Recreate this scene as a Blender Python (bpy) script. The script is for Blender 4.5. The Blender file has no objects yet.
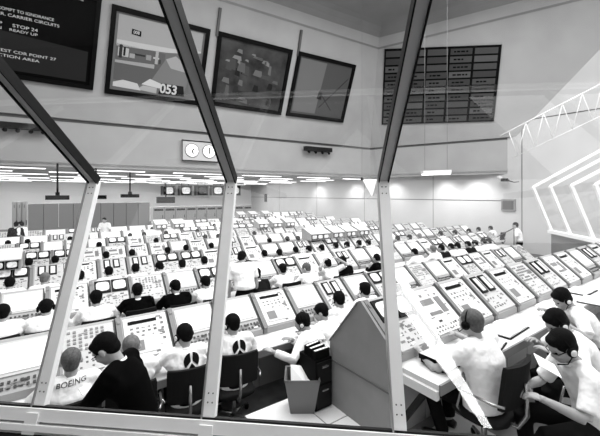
import bpy, bmesh, math, random
from mathutils import Vector, Matrix, Quaternion
from mathutils.bvhtree import BVHTree
random.seed(7)
PI = math.pi
R = math.radians
SC = bpy.context.scene
COL = SC.collection

# ------------------------------------------------------------------ camera frame
EYE = 2.75                      # eye height above the main floor
F = 346.0                       # focal length in pixels of a 600 px wide frame
HX, HY = 300.0, 194.0           # horizon
def W(xc, h, z):                # right, up, forward of the eye -> world (X along console rows, Y across the room)
    return Vector((.817*xc + .576*z, -.576*xc + .817*z, EYE + h))
def ray(px, py):
    return W((px-HX)/F, (HY-py)/F, 1.0) - Vector((0, 0, EYE))
O = Vector((0, 0, EYE))
def on_plane(px, py, p0, n):
    d = ray(px, py)
    return O + d*((p0-O).dot(n)/d.dot(n))
def at_b(px, py, b):            # point of the ray on the plane Y = b
    return on_plane(px, py, Vector((0, b, 0)), Vector((0, 1, 0)))
def at_a(px, py, a):
    return on_plane(px, py, Vector((a, 0, 0)), Vector((1, 0, 0)))
def a_of(px, b):                # X of the pixel column at row distance b
    return at_b(px, HY, b).x

# ------------------------------------------------------------------ materials
MC = {}
def mat(v, rough=.6, metal=0, bump=0, bscale=60, emit=0, var=0, vscale=3, name=None, spec=.4):
    key = (v, rough, metal, bump, bscale, emit, var, vscale, spec)
    if key in MC: return MC[key]
    m = bpy.data.materials.new(name or 'grey_%d' % round(v*100)); m.use_nodes = True
    nt = m.node_tree; p = nt.nodes['Principled BSDF']
    lin = v**2.2
    p.inputs['Base Color'].default_value = (lin, lin, lin, 1)
    p.inputs['Roughness'].default_value = rough
    p.inputs['Metallic'].default_value = metal
    p.inputs['Specular IOR Level'].default_value = spec
    if emit:
        p.inputs['Emission Color'].default_value = (lin, lin, lin, 1)
        p.inputs['Emission Strength'].default_value = emit
    tc = nt.nodes.new('ShaderNodeTexCoord')
    if var:
        n = nt.nodes.new('ShaderNodeTexNoise'); n.inputs['Scale'].default_value = vscale; n.inputs['Detail'].default_value = 4
        r = nt.nodes.new('ShaderNodeValToRGB')
        a, b = (max(0, v-var))**2.2, (min(1, v+var))**2.2
        r.color_ramp.elements[0].position = .3; r.color_ramp.elements[1].position = .7
        r.color_ramp.elements[0].color = (a, a, a, 1); r.color_ramp.elements[1].color = (b, b, b, 1)
        nt.links.new(tc.outputs['Object'], n.inputs['Vector'])
        nt.links.new(n.outputs['Fac'], r.inputs['Fac']); nt.links.new(r.outputs['Color'], p.inputs['Base Color'])
        if emit: nt.links.new(r.outputs['Color'], p.inputs['Emission Color'])
    if bump:
        n = nt.nodes.new('ShaderNodeTexNoise'); n.inputs['Scale'].default_value = bscale
        b = nt.nodes.new('ShaderNodeBump'); b.inputs['Strength'].default_value = bump; b.inputs['Distance'].default_value = .035 if bscale < 12 else .01
        nt.links.new(tc.outputs['Object'], n.inputs['Vector'])
        nt.links.new(n.outputs['Fac'], b.inputs['Height']); nt.links.new(b.outputs['Normal'], p.inputs['Normal'])
    MC[key] = m
    return m
def glass_mat():
    m = bpy.data.materials.new('window_glass'); m.use_nodes = True
    nt = m.node_tree; nt.nodes.clear()
    o = nt.nodes.new('ShaderNodeOutputMaterial'); mx = nt.nodes.new('ShaderNodeMixShader')
    t = nt.nodes.new('ShaderNodeBsdfTransparent'); g = nt.nodes.new('ShaderNodeBsdfGlossy')
    t.inputs['Color'].default_value = (.96, .96, .96, 1)
    g.inputs['Roughness'].default_value = 0.0; g.inputs['Color'].default_value = (1, 1, 1, 1)
    lw = nt.nodes.new('ShaderNodeLayerWeight'); pw = nt.nodes.new('ShaderNodeMath'); pw.operation = 'POWER'; pw.inputs[1].default_value = 4
    ml = nt.nodes.new('ShaderNodeMath'); ml.operation = 'MULTIPLY_ADD'; ml.inputs[1].default_value = .15; ml.inputs[2].default_value = .05
    nt.links.new(lw.outputs['Facing'], pw.inputs[0]); nt.links.new(pw.outputs[0], ml.inputs[0]); nt.links.new(ml.outputs[0], mx.inputs['Fac'])
    nt.links.new(t.outputs['BSDF'], mx.inputs[1]); nt.links.new(g.outputs['BSDF'], mx.inputs[2])
    nt.links.new(mx.outputs['Shader'], o.inputs['Surface'])
    return m
M_WALL = mat(.77, .8, bump=.08, bscale=40, var=.015, vscale=1.2, name='wall_paint')
M_FASC = mat(.64, .8, bump=.05, bscale=30, var=.02, vscale=.8, name='fascia_paint')
M_CEILHI = mat(.52, .7, var=.03, vscale=.4, name='high_ceiling')
M_CEIL = mat(.72, .8, name='low_ceiling')
M_LINE = mat(.35, .8, name='joint_and_shadow_line')
M_DARKM = mat(.07, .6, spec=.2, name='dark_metal')
M_BLACK = mat(.03, .7, spec=.12, name='black_plastic')
M_ALU = mat(.95, .4, metal=.0, var=.01, vscale=8, name='painted_aluminium')
M_ALUD = mat(.60, .4, metal=.3, name='aluminium_edge')
M_CAB = mat(.62, .5, name='console_paint')
M_CABD = mat(.45, .5, name='console_rib')
M_CABS = mat(.52, .6, var=.015, vscale=5, name='console_side')
M_PLATE = mat(.74, .45, name='panel_plate')
M_WHITE = mat(.84, .5, name='white_plate')
M_PAPER = mat(.95, .8, bump=.05, bscale=20, name='paper')
M_BTN = mat(.15, .4, name='button_dark')
M_BTNL = mat(.46, .4, name='button_grey')
M_SCR = mat(.80, .3, emit=.35, var=.14, vscale=14, name='lit_tube')
M_SCRD = mat(.25, .15, emit=.2, var=.1, vscale=12, name='dim_tube')
M_DESK = mat(.82, .45, var=.015, vscale=3, name='desk_laminate')
M_SHIRT = mat(.94, .85, bump=.8, bscale=9, var=.02, vscale=9, name='white_shirt')
M_SHIRT2 = mat(.82, .85, bump=.45, bscale=9, var=.03, vscale=9, name='pale_shirt')
M_SUIT = mat(.05, .95, spec=.05, name='dark_suit')
M_SUIT2 = mat(.12, .95, spec=.05, name='charcoal_suit')
M_TROU = mat(.10, .95, spec=.05, name='dark_trousers')
M_SKIN = mat(.62, .55, var=.02, vscale=20, name='skin')
M_HAIR = mat(.06, .8, spec=.1, bump=.7, bscale=120, var=.03, vscale=40, name='dark_hair')
M_HAIRG = mat(.40, .8, bump=.7, bscale=120, var=.05, vscale=40, name='grey_hair')
M_HAIRB = mat(.33, .8, bump=.5, bscale=160, var=.05, vscale=50, name='cropped_hair')
M_SHOE = mat(.06, .3, name='shoe_leather')
M_CHAIR = mat(.12, .8, spec=.15, name='chair_vinyl')
M_CHROME = mat(.62, .25, metal=.8, name='steel_tube')
M_CARPET = mat(.42, .95, bump=.3, bscale=150, var=.04, vscale=6, name='floor_grey')
M_BIN = mat(.40, .5, name='bin_grey')
M_GLASS = glass_mat()
M_TUBE = mat(1, .5, emit=6, name='lamp_diffuser')

# ------------------------------------------------------------------ mesh builder
class MB:
    def __init__(s): s.v = []; s.f = []; s.mi = []; s.mats = []; s.sm = []
    def m(s, material):
        if material not in s.mats: s.mats.append(material)
        return s.mats.index(material)
    def add(s, vs, fs, material, smooth=False):
        k = len(s.v); s.v += [tuple(v) for v in vs]
        i = s.m(material)
        for f in fs: s.f.append(tuple(q+k for q in f)); s.mi.append(i); s.sm.append(smooth)
        return s
    def hexa(s, p, material):   # p: 4 bottom ccw, 4 top
        return s.add(p, [(3,2,1,0),(4,5,6,7),(0,1,5,4),(1,2,6,5),(2,3,7,6),(3,0,4,7)], material)
    def box(s, x0, x1, y0, y1, z0, z1, material, M=None):
        p = [Vector(q) for q in ((x0,y0,z0),(x1,y0,z0),(x1,y1,z0),(x0,y1,z0),(x0,y0,z1),(x1,y0,z1),(x1,y1,z1),(x0,y1,z1))]
        if M: p = [M @ q for q in p]
        return s.hexa(p, material)
    def obox(s, c, ex, ey, ez, material):   # centre and three half vectors
        c = Vector(c); ex = Vector(ex); ey = Vector(ey); ez = Vector(ez)
        p = [c+a*ex+b*ey+d*ez for d in (-1,1) for a,b in ((-1,-1),(1,-1),(1,1),(-1,1))]
        return s.hexa(p, material)
    def bar(s, a, b, w, t, up, material):   # square bar from a to b
        a = Vector(a); b = Vector(b); d = (b-a)/2; u = Vector(up)
        x = d.cross(u).normalized(); y = x.cross(d).normalized()
        return s.obox((a+b)/2, x*w/2, y*t/2, d, material)
    def prism(s, poly, x0, x1, material, axis='x', M=None):  # polygon in (y,z) extruded in x
        n = len(poly)
        v = [Vector((x0, p[0], p[1])) for p in poly] + [Vector((x1, p[0], p[1])) for p in poly]
        if axis == 'z': v = [Vector((p[0], p[1], x0)) for p in poly] + [Vector((p[0], p[1], x1)) for p in poly]
        if M: v = [M @ q for q in v]
        fs = [tuple(range(n)), tuple(range(2*n-1, n-1, -1))] + [(i, i+n, (i+1) % n+n, (i+1) % n) for i in range(n)]
        return s.add(v, fs, material)
    def tube(s, pts, rad, material, n=10, up=None, smooth=True):   # rad: r or (rx, ry) per point, closed ends
        pts = [Vector(p) for p in pts]; k = len(pts)
        rr = [(r, r) if not isinstance(r, (tuple, list)) else r for r in (rad if isinstance(rad, (list,)) else [rad]*k)]
        vs = []; prev = None
        for i, p in enumerate(pts):
            d = (pts[min(i+1, k-1)] - pts[max(i-1, 0)]).normalized()
            if prev is None:
                u = Vector(up) if up else (Vector((1, 0, 0)) if abs(d.x) < .8 else Vector((0, 1, 0)))
            else: u = prev
            x = (u - d*u.dot(d)).normalized(); y = d.cross(x); prev = x
            for j in range(n):
                a = 2*PI*j/n
                vs.append(p + x*math.cos(a)*rr[i][0] + y*math.sin(a)*rr[i][1])
        fs = [(i*n+j, i*n+(j+1) % n, (i+1)*n+(j+1) % n, (i+1)*n+j) for i in range(k-1) for j in range(n)]
        fs += [tuple(range(n-1, -1, -1)), tuple((k-1)*n+j for j in range(n))]
        return s.add(vs, fs, material, smooth)
    def ell(s, c, r, material, Q=None, nu=14, nv=9):
        c = Vector(c); vs = []; r = r if isinstance(r, (tuple, list)) else (r, r, r)
        for i in range(1, nv):
            t = PI*i/nv
            for j in range(nu):
                a = 2*PI*j/nu
                vs.append(Vector((math.sin(t)*math.cos(a)*r[0], math.sin(t)*math.sin(a)*r[1], math.cos(t)*r[2])))
        vs += [Vector((0, 0, r[2])), Vector((0, 0, -r[2]))]
        fs = [(i*nu+j, (i+1)*nu+j, (i+1)*nu+(j+1) % nu, i*nu+(j+1) % nu) for i in range(nv-2) for j in range(nu)]
        T = len(vs)-2
        fs += [(T, j, (j+1) % nu) for j in range(nu)]
        b = (nv-2)*nu
        fs += [(T+1, b+(j+1) % nu, b+j) for j in range(nu)]
        if Q: vs = [Q @ v for v in vs]
        return s.add([c+v for v in vs], fs, material, True)
    def mesh(s, name):
        me = bpy.data.meshes.new(name); me.from_pydata(s.v, [], s.f)
        for m in s.mats: me.materials.append(m)
        me.polygons.foreach_set('material_index', s.mi)
        me.polygons.foreach_set('use_smooth', s.sm)
        me.update(); return me
    def build(s, name, parent=None, loc=None, rz=0):
        o = bpy.data.objects.new(name, s.mesh(name)); COL.objects.link(o)
        if parent: o.parent = parent
        if loc is not None: o.location = loc
        o.rotation_euler.z = rz
        return o
def fixn(o):
    bm = bmesh.new(); bm.from_mesh(o.data); bmesh.ops.recalc_face_normals(bm, faces=bm.faces); bm.to_mesh(o.data); bm.free()
def tag(o, label=None, cat=None, group=None, kind=None):
    if label: o['label'] = label
    if cat: o['category'] = cat
    if group: o['group'] = group
    if kind: o['kind'] = kind
    return o
def struct(o, label=None): return tag(o, label, None, None, 'structure')
def empty(name, loc=(0, 0, 0), rz=0):
    o = bpy.data.objects.new(name, None); COL.objects.link(o); o.location = loc; o.rotation_euler.z = rz
    o.empty_display_size = .1; return o
def copy_tree(o, parent=None):
    c = o.copy(); COL.objects.link(c)
    if parent: c.parent = parent
    for ch in list(o.children): copy_tree(ch, c)
    return c
def remesh(mb, voxel, name, smooth_it=2):
    me = mb.mesh('tmp'); o = bpy.data.objects.new('tmp', me); COL.objects.link(o)
    r = o.modifiers.new('r', 'REMESH'); r.mode = 'VOXEL'; r.voxel_size = voxel; r.use_smooth_shade = True
    if smooth_it:
        q = o.modifiers.new('s', 'SMOOTH'); q.iterations = smooth_it; q.factor = .5
    dg = bpy.context.evaluated_depsgraph_get()
    out = bpy.data.meshes.new_from_object(o.evaluated_get(dg)); out.name = name
    bpy.data.objects.remove(o); bpy.data.meshes.remove(me)
    out.materials.clear()
    for m in mb.mats: out.materials.append(m)
    for p in out.polygons: p.material_index = 0; p.use_smooth = True
    return out
def link_mesh(name, me, parent=None):
    o = bpy.data.objects.new(name, me); COL.objects.link(o)
    if parent: o.parent = parent
    return o
def text_mesh(s, size, bold=0, align='CENTER'):
    cu = bpy.data.curves.new('t', 'FONT'); cu.body = s; cu.size = size; cu.align_x = align; cu.align_y = 'CENTER'; cu.offset = bold
    cu.extrude = 0
    o = bpy.data.objects.new('t', cu); COL.objects.link(o)
    dg = bpy.context.evaluated_depsgraph_get()
    me = bpy.data.meshes.new_from_object(o.evaluated_get(dg))
    vs = [v.co.copy() for v in me.vertices]; fs = [tuple(p.vertices) for p in me.polygons]
    bpy.data.objects.remove(o); bpy.data.curves.remove(cu); bpy.data.meshes.remove(me)
    return vs, fs

# ================================================================== ROOM SHELL
AW = 17.95            # right wall X
BF = 35.0            # far wall Y
XL = -9.0            # left wall X
ZC = EYE + 1.05      # low ceiling
ZH = EYE + 8.6       # high ceiling
mb = MB(); mb.box(XL, AW+.2, .5, BF+.2, -.1, 0, M_CARPET); struct(mb.build('floor'), 'grey floor of the control room')
mb = MB(); mb.box(XL-.2, AW+.2, BF, BF+.2, 0, ZC+.5, mat(.94, .8, name='far_wall_paint')); struct(mb.build('wall_far'), 'pale far wall')
mb = MB(); mb.box(XL-.2, XL, .5, BF, 0, ZH, M_WALL); struct(mb.build('wall_left'), 'pale left wall')
mb = MB(); mb.box(AW, AW+.2, .5, BF, 0, ZH, M_WALL); struct(mb.build('wall_right'), 'pale right wall with panel joints')
# joints of the right wall
zj = 2.75-.33
mb = MB(); mb.box(AW-.012, AW+.05, 8.2, BF, zj-.02, zj+.02, M_LINE)
for y in (12.0, 17.5, 23.0, 29.0): mb.box(AW-.008, AW+.05, y-.012, y+.012, 0, ZC, M_LINE)
struct(mb.build('trim_1'), 'thin joint line along the right wall')
p1 = at_a(540, 38, AW); p2 = at_a(600, 25, AW)
mb = MB(); mb.box(AW-.02, AW+.02, 7.28, 7.32, 0, ZH-.02, mat(.5, .8, name='joint_grey'))
mb.bar(Vector((AW, 7.3, p1.z)), Vector((AW, 2, p1.z+.2)), .04, .04, (0, 0, 1), M_LINE)
mb.bar(Vector((AW, 7.9, 6.2)), Vector((AW, 2, 6.2)), .04, .04, (0, 0, 1), M_LINE)
struct(mb.build('trim_2'), 'vertical joint and level joints on the near part of the right wall')
# bend line of the fascia: E0 .. K .. RR
def hpt(px, py, h):  # point at height h over the eye
    z = h*F/(HY-py); return W((px-HX)/F*z, h, z)
E0 = hpt(0, 163, 1.05); K = hpt(370, 176.5, 1.05)
dE = (E0-K).normalized(); EL = K + dE*((XL-K.x)/dE.x)
RR0 = hpt(505, 172.5, 1.05); dR = (RR0-K).normalized(); RR = K + dR*((AW-K.x)/dR.x)
n1 = Vector((dE.y, -dE.x, 0)); n1 = n1 if n1.y < 0 else -n1           # towards the viewer
n2 = Vector((dR.y, -dR.x, 0)); n2 = n2 if n2.dot(Vector((.576, .817, 0))) < 0 else -n2
def z_at(p, z): return Vector((p.x, p.y, z))
ZS = EYE + 2.65      # sill between lower fascia and leaning upper fascia
# low ceiling with its front edge
mb = MB(); mb.prism([(EL.x, EL.y), (K.x, K.y), (RR.x, RR.y), (AW, BF), (XL, BF)], ZC, ZC+.1, M_CEIL, axis='z'); o = mb.build('ceiling'); fixn(o); struct(o, 'low white ceiling over the rear rows')
# lower fascia
T = .15
bK = (n1+n2).normalized()
mb = MB()
mb.hexa([z_at(EL, ZC-.06), z_at(K, ZC-.06), z_at(K-bK*T, ZC-.06), z_at(EL-n1*T, ZC-.06), z_at(EL, ZS), z_at(K, ZS), z_at(K-bK*T, ZS), z_at(EL-n1*T, ZS)], M_FASC)
mb.hexa([z_at(K, ZC-.06), z_at(RR, ZC-.06), z_at(RR-n2*T, ZC-.06), z_at(K-bK*T, ZC-.06), z_at(K, ZS), z_at(RR, ZS), z_at(RR-n2*T, ZS), z_at(K-bK*T, ZS)], M_FASC)
o = mb.build('wall_fascia'); fixn(o); struct(o, 'vertical grey fascia above the low ceiling')
# dark strip painted in as the shadow line below the upper fascia
mb = MB()
for p, q, n in ((EL, K, n1), (K, RR, n2)):
    mb.hexa([z_at(p, ZS), z_at(q, ZS), z_at(q+n*.02, ZS), z_at(p+n*.02, ZS), z_at(p, ZS+.12), z_at(q, ZS+.12), z_at(q+n*.02, ZS+.12), z_at(p+n*.02, ZS+.12)], M_LINE)
o = mb.build('trim_3'); fixn(o); struct(o, 'dark strip painted as the shadow line between the two fascias')
# leaning upper fascia
TL = math.tan(R(20)); Z0 = ZS+.10
N1 = (n1*math.cos(R(20)) + Vector((0, 0, -math.sin(R(20))))).normalized()
N2 = (n2*math.cos(R(20)) + Vector((0, 0, -math.sin(R(20))))).normalized()
STEP = .14
def lean(p, n, z): return z_at(p, z) + n*(STEP + TL*(z-Z0))
def corner(z):  # intersection of both leaning planes at height z
    a = lean(K, n1, z); b = lean(K, n2, z)
    A_ = Matrix(((n1.x, n1.y), (n2.x, n2.y))); r_ = A_.inverted() @ Vector((n1.x*a.x+n1.y*a.y, n2.x*b.x+n2.y*b.y))
    return Vector((r_.x, r_.y, z))
def on_wall(p, d, n, z):
    q = lean(p, n, z); return q + d*((AW-q.x)/d.x)
mb = MB()
for (pa, pb, pc, pd, nn) in ((lean(EL, n1, Z0), corner(Z0), corner(ZH), lean(EL, n1, ZH), n1), (corner(Z0), on_wall(K, dR, n2, Z0), on_wall(K, dR, n2, ZH), corner(ZH), n2)):
    bk = -nn*.4
    mb.hexa([pa, pb, pb+bk, pa+bk, pd, pc, pc+bk, pd+bk], M_FASC)
o = mb.build('wall_upper'); fixn(o); struct(o, 'grey upper wall leaning out over the room')
mb = MB(); mb.box(XL, AW, .2, 24, ZH, ZH+.2, M_CEILHI); struct(mb.build('ceiling_high'), 'high grey ceiling')
# cove moulding under the high ceiling
mb = MB()
for p, q, n in ((lean(EL, n1, ZH-.9), corner(ZH-.9), n1), (corner(ZH-.9), on_wall(K, dR, n2, ZH-.9), n2)):
    for k in range(5):
        t0, t1 = R(90*k/5), R(90*(k+1)/5); r = .9
        f = lambda s, t: s + n*(r*(1-math.cos(t)) + .02) + Vector((0, 0, r*math.sin(t)))
        mb.add([f(p, t0), f(q, t0), f(q, t1), f(p, t1)], [(0, 1, 2, 3)], M_CEILHI, True)
o = mb.build('trim_4'); struct(o, 'curved cove between upper wall and high ceiling')

# ------------------------------------------------------------------ projection screens on the leaning wall
P1 = lean(K, n1, Z0)
def up_on(N, n):  # unit vector up along the leaning plane
    return (Vector((0, 0, 1)) + n*TL).normalized()
class Face:   # local frame of a quad traced on a plane
    def __init__(s, c, N): s.c = c; s.N = N     # corners bl, br, tr, tl
    def p(s, u, v, off=0):
        a = s.c[0].lerp(s.c[1], u); b = s.c[3].lerp(s.c[2], u); return a.lerp(b, v) + s.N*off
def frame_on(mb, fc, u0, u1, v0, v1, o0, o1, m):
    mb.hexa([fc.p(u0, v0, o0), fc.p(u1, v0, o0), fc.p(u1, v1, o0), fc.p(u0, v1, o0), fc.p(u0, v0, o1), fc.p(u1, v0, o1), fc.p(u1, v1, o1), fc.p(u0, v1, o1)], m)
def screen(px, label, paint, group=None, bw=(.045, .06)):
    c = [on_plane(x, y, P1, N1) for x, y in px]
    base = c[0].copy(); fc = Face(c, N1)
    root = empty('projection_screen', base)
    def place(mb, name, par=root):
        mb.v = [tuple(Vector(v)-base) for v in mb.v]; o = mb.build(name, par); fixn(o); return o
    b = bw
    f = MB()
    for u0, u1, v0, v1 in ((0, b[0], 0, 1), (1-b[0], 1, 0, 1), (b[0], 1-b[0], 0, b[1]), (b[0], 1-b[0], 1-b[1], 1)): frame_on(f, fc, u0, u1, v0, v1, .0, .12, M_BLACK)
    place(f, 'screen_frame')
    s = MB(); frame_on(s, fc, b[0], 1-b[0], b[1], 1-b[1], .0, .03, paint[0]); sc = place(s, 'screen_surface')
    if len(paint) > 1:
        s = MB(); paint[1](s, fc)
        s.v = [tuple(Vector(v)-base) for v in s.v]; s.build('projected_image', root)
    tag(root, label, 'screen', group)
def poly(s, fc, pts, v, off, e=.55):
    s.add([fc.p(u, w, off) for u, w in pts], [tuple(range(len(pts)))], mat(round(v*.9, 3), .9, emit=e, spec=.05, name='projected_grey'))
def put_text(s, fc, txt, u, v, hgt, m, off=.04, bold=0, asp=1.0, wid=1):
    vs, fs = text_mesh(txt, 1, bold, 'LEFT')
    L = max(q.x for q in vs)
    s.add([fc.p(u + .9*wid*q.x/L, v + q.y*hgt*.72, off) for q in vs], fs, m)
def img1(s, fc):
    m = mat(.62, .5, emit=.8, name='screen_letters')
    put_text(s, fc, 'AN ABOVE TEMPERATURE', .52, .93, .055, m, wid=.40)
    put_text(s, fc, 'CONDR COMPT TO IGNORANCE', .25, .66, .055, m, wid=.50)
    put_text(s, fc, 'RECEIVER, CARRIER CIRCUITS', .25, .61, .055, m, wid=.54)
    put_text(s, fc, 'SETUP     STOP 24', .28, .52, .06, m, wid=.36)
    put_text(s, fc, 'RETRN    READY UP', .28, .475, .05, m, wid=.36)
    put_text(s, fc, '0 TO TEST CDR POINT 27', .26, .265, .055, m, wid=.52)
    put_text(s, fc, 'IN ACTION AREA', .28, .215, .055, m, wid=.38)
    poly(s, fc, [(.06, .08), (.94, .08), (.94, .41), (.06, .48)], .17, .035, .25)
screen([(-70, 66), (93, 90), (102, -2), (-78, -52)], 'dark projection screen with white lettering at the far left', (mat(.06, .9, emit=.1, spec=.05, name='screen_dark'), img1), bw=(.03, .045))
def img2(s, fc):
    poly(s, fc, [(.07, .62), (.93, .68), (.93, .93), (.07, .92)], .56, .035)      # sky
    poly(s, fc, [(.07, .57), (.55, .60), (.93, .66), (.93, .70), (.6, .66), (.07, .64)], .66, .04)
    poly(s, fc, [(.07, .42), (.55, .38), (.55, .58), (.07, .60)], .34, .04)
    for k, (u, v, w, h, g) in enumerate([(.09, .46, .10, .10, .62), (.10, .44, .03, .15, .2), (.14, .47, .02, .10, .15), (.20, .46, .05, .05, .55), (.25, .5, .10, .02, .2), (.36, .47, .05, .06, .5), (.43, .50, .06, .02, .65), (.45, .44, .03, .16, .58), (.49, .45, .02, .05, .25)]):
        poly(s, fc, [(u, v), (u+w, v), (u+w, v+h), (u, v+h)], g, .045+.002*k)
    poly(s, fc, [(.07, .18), (.42, .16), (.52, .38), (.45, .40), (.07, .40)], .33, .045)
    poly(s, fc, [(.07, .38), (.45, .38), (.45, .43), (.07, .41)], .55, .06)
    poly(s, fc, [(.40, .16), (.60, .14), (.80, .16), (.84, .45), (.66, .56), (.56, .52)], .42, .05)
    poly(s, fc, [(.56, .52), (.62, .42), (.78, .40), (.84, .45), (.66, .58)], .56, .055)
    poly(s, fc, [(.84, .12), (.93, .14), (.93, .68), (.80, .64)], .40, .045)
    poly(s, fc, [(.07, .10), (.34, .09), (.30, .17), (.16, .19), (.07, .15)], .68, .055)
    poly(s, fc, [(.34, .17), (.52, .15), (.60, .19), (.42, .25)], .70, .055)
    poly(s, fc, [(.30, .10), (.50, .08), (.50, .15), (.36, .16)], .60, .05)
    poly(s, fc, [(.20, .73), (.29, .72), (.29, .78), (.20, .79)], .10, .05)
    vs, fs = text_mesh('008', 1, .02, 'LEFT')
    s.add([fc.p(.215+q.x*.04, .755+q.y*.05, .055) for q in vs], fs, mat(.6, .7, emit=.55, name='projected_grey'))
    poly(s, fc, [(.52, .08), (.80, .09), (.78, .22), (.54, .22)], .14, .06)
    vs, fs = text_mesh('053', 1, .03, 'LEFT')
    s.add([fc.p(.53+q.x*.125, .15+q.y*.16, .065) for q in vs], fs, mat(.62, .7, emit=.55, name='projected_grey'))
screen([(104, 93), (200, 105.5), (210, 29.5), (112, 4)], 'projection screen showing a bright industrial television picture with numerals', (mat(.36, .9, emit=.4, spec=.05, name='screen_grey'), img2), 'projection screens on the leaning wall')
def img3(s, fc):
    rr = random.Random(3)
    for k in range(34):
        u = rr.uniform(.09, .80); v = rr.uniform(.1, .8); w = rr.uniform(.03, .14); h = rr.uniform(.03, .12)
        g = rr.choice([.20, .24, .28, .34, .38, .16])
        if v > .62: w *= .9; h *= .35; g += .08
        poly(s, fc, [(u, v), (u+w, v-.02), (u+w*.9, v+h), (u+w*.2, v+h*1.1)], g, .035+.0006*k, .35)
screen([(210, 105), (280, 115), (292, 50), (218, 31)], 'dim projection screen with a dark crowd picture, third from the left', (mat(.22, .9, emit=.3, var=.06, vscale=1.3, spec=.05, name='screen_dim'), img3), 'projection screens on the leaning wall')
def img4(s, fc):
    poly(s, fc, [(.08, .09), (.46, .09), (.50, .92), (.07, .92)], .40, .035, .4)
    poly(s, fc, [(.46, .09), (.92, .09), (.93, .90), (.50, .92)], .31, .035, .3)
    poly(s, fc, [(.44, .34), (.52, .33), (.52, .45), (.46, .47)], .18, .04, .3)
    for a, b in (((.50, .20), (.92, .75)), ((.50, .42), (.72, .18))):
        poly(s, fc, [a, (a[0]+.012, a[1]), (b[0]+.012, b[1]), b], .14, .042, .2)
screen([(285.5, 115.5), (342, 122.5), (355, 65), (298, 51)], 'smallest projection screen at the right end with crossed dark lines', (mat(.28, .9, emit=.3, spec=.05, name='screen_mid'), img4), 'projection screens on the leaning wall')
# thin rods above the gaps between screens
for (x0, y0, x1, y1), lab in (((220, 8, 216.5, 36), 'thin dark rod above the gap left of the crowd picture screen'), ((301, 30, 297.5, 56), 'thin dark rod above the left corner of the smallest screen')):
    a = on_plane(x0, y0, P1, N1)+N1*.05; b = on_plane(x1, y1, P1, N1)+N1*.05
    mb = MB(); mb.bar(a-b, Vector((0, 0, 0)), .10, .1, N1, M_LINE); tag(mb.build('wall_rod', loc=b), lab, 'rod')
# legend board
P2 = lean(K, n2, Z0)
c = [on_plane(x, y, P2, N2) for x, y in ((382, 124.5), (494, 121), (502, 44.5), (385, 49))]
base = c[0].copy(); fc = Face(c, N2); root = empty('status_board', base)
f = MB(); frame_on(f, fc, 0, 1, 0, 1, 0, .08, M_BLACK); f.v = [tuple(Vector(v)-base) for v in f.v]; fixn(f.build('board_backing', root))
f = MB(); rr = random.Random(5)
cg = [mat(v, .8, emit=.1, spec=.1, name='legend_cell') for v in (.24, .28, .32)]
for i in range(5):
    for j in range(10):
        u0, v0 = .018+i*.196, .018+j*.0975
        frame_on(f, fc, u0, u0+.176, v0, v0+.075, .08, .10, cg[2 if (i+j*3) % 7 == 0 else (i+j) % 2])
f.v = [tuple(Vector(v)-base) for v in f.v]; fixn(f.build('legend_cells', root))
f = MB()
for i in range(5):
    for j in range(10):
        if (i*7+j*3) % 11 in (2, 5) or (j > 7 and i in (2, 4)): continue
        u0, v0 = .018+i*.196, .018+j*.0975
        n = rr.choice((2, 3, 4)); x = u0+.03
        for k in range(n):
            w = rr.uniform(.015, .035)
            if x+w > u0+.16: break
            frame_on(f, fc, x, x+w, v0+.028, v0+.048, .10, .105, M_BLACK); x += w+.008
f.v = [tuple(Vector(v)-base) for v in f.v]; fixn(f.build('legend_marks', root))
tag(root, 'black status board with a grid of grey legend cells on the leaning wall', 'status board')

# ------------------------------------------------------------------ lower fascia fittings
Pf = K.copy(); 
def fas(px, py, off=0): return on_plane(px, py, Pf, n1) + n1*off
# clock case
cc = [fas(181, 161), fas(217, 163), fas(217, 143), fas(181, 140)]
base = cc[0].copy(); root = empty('clock_case', base); fc = Face([v-base for v in cc], n1)
f = MB(); frame_on(f, fc, 0, 1, 0, 1, 0, .15, M_WALL); fixn(f.build('case', root))
f = MB()
for u0, u1, v0, v1 in ((0, .02, 0, 1), (.98, 1, 0, 1), (0, 1, 0, .05), (0, 1, .95, 1)): frame_on(f, fc, u0, u1, v0, v1, .15, .17, M_DARKM)
fixn(f.build('case_rim', root))
for u, hands in ((.27, ((.9, .4), (2.9, .6))), (.74, ((0, .65), (3.14, .4)))):
    ctr = fc.p(u, .52, .16); eu = (fc.p(1, .5)-fc.p(0, .5)).normalized(); ev = Vector((0, 0, 1)); r = .31*(fc.p(.5, 1)-fc.p(.5, 0)).length
    f = MB(); f.add([ctr+n1*.02+(eu*math.cos(2*PI*k/28)+ev*math.sin(2*PI*k/28))*r for k in range(28)], [tuple(range(28))], mat(.98, .5, emit=.9, name='clock_face')); cf = f.build('clock_face', root)
    f = MB(); f.tube([ctr+(eu*math.cos(2*PI*k/28)+ev*math.sin(2*PI*k/28))*r for k in range(29)], r*.1, mat(.55, .4, name='clock_rim'), n=6); f.build('clock_rim', cf)
    f = MB()
    for an, l in hands: f.bar(ctr+n1*.04, ctr+n1*.04+(eu*math.sin(an)+ev*math.cos(an))*r*l, .05, .02, n1, M_BLACK)
    f.build('clock_hands', cf)
tag(root, 'square pale case holding two round white clocks on the fascia', 'clock')
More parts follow.
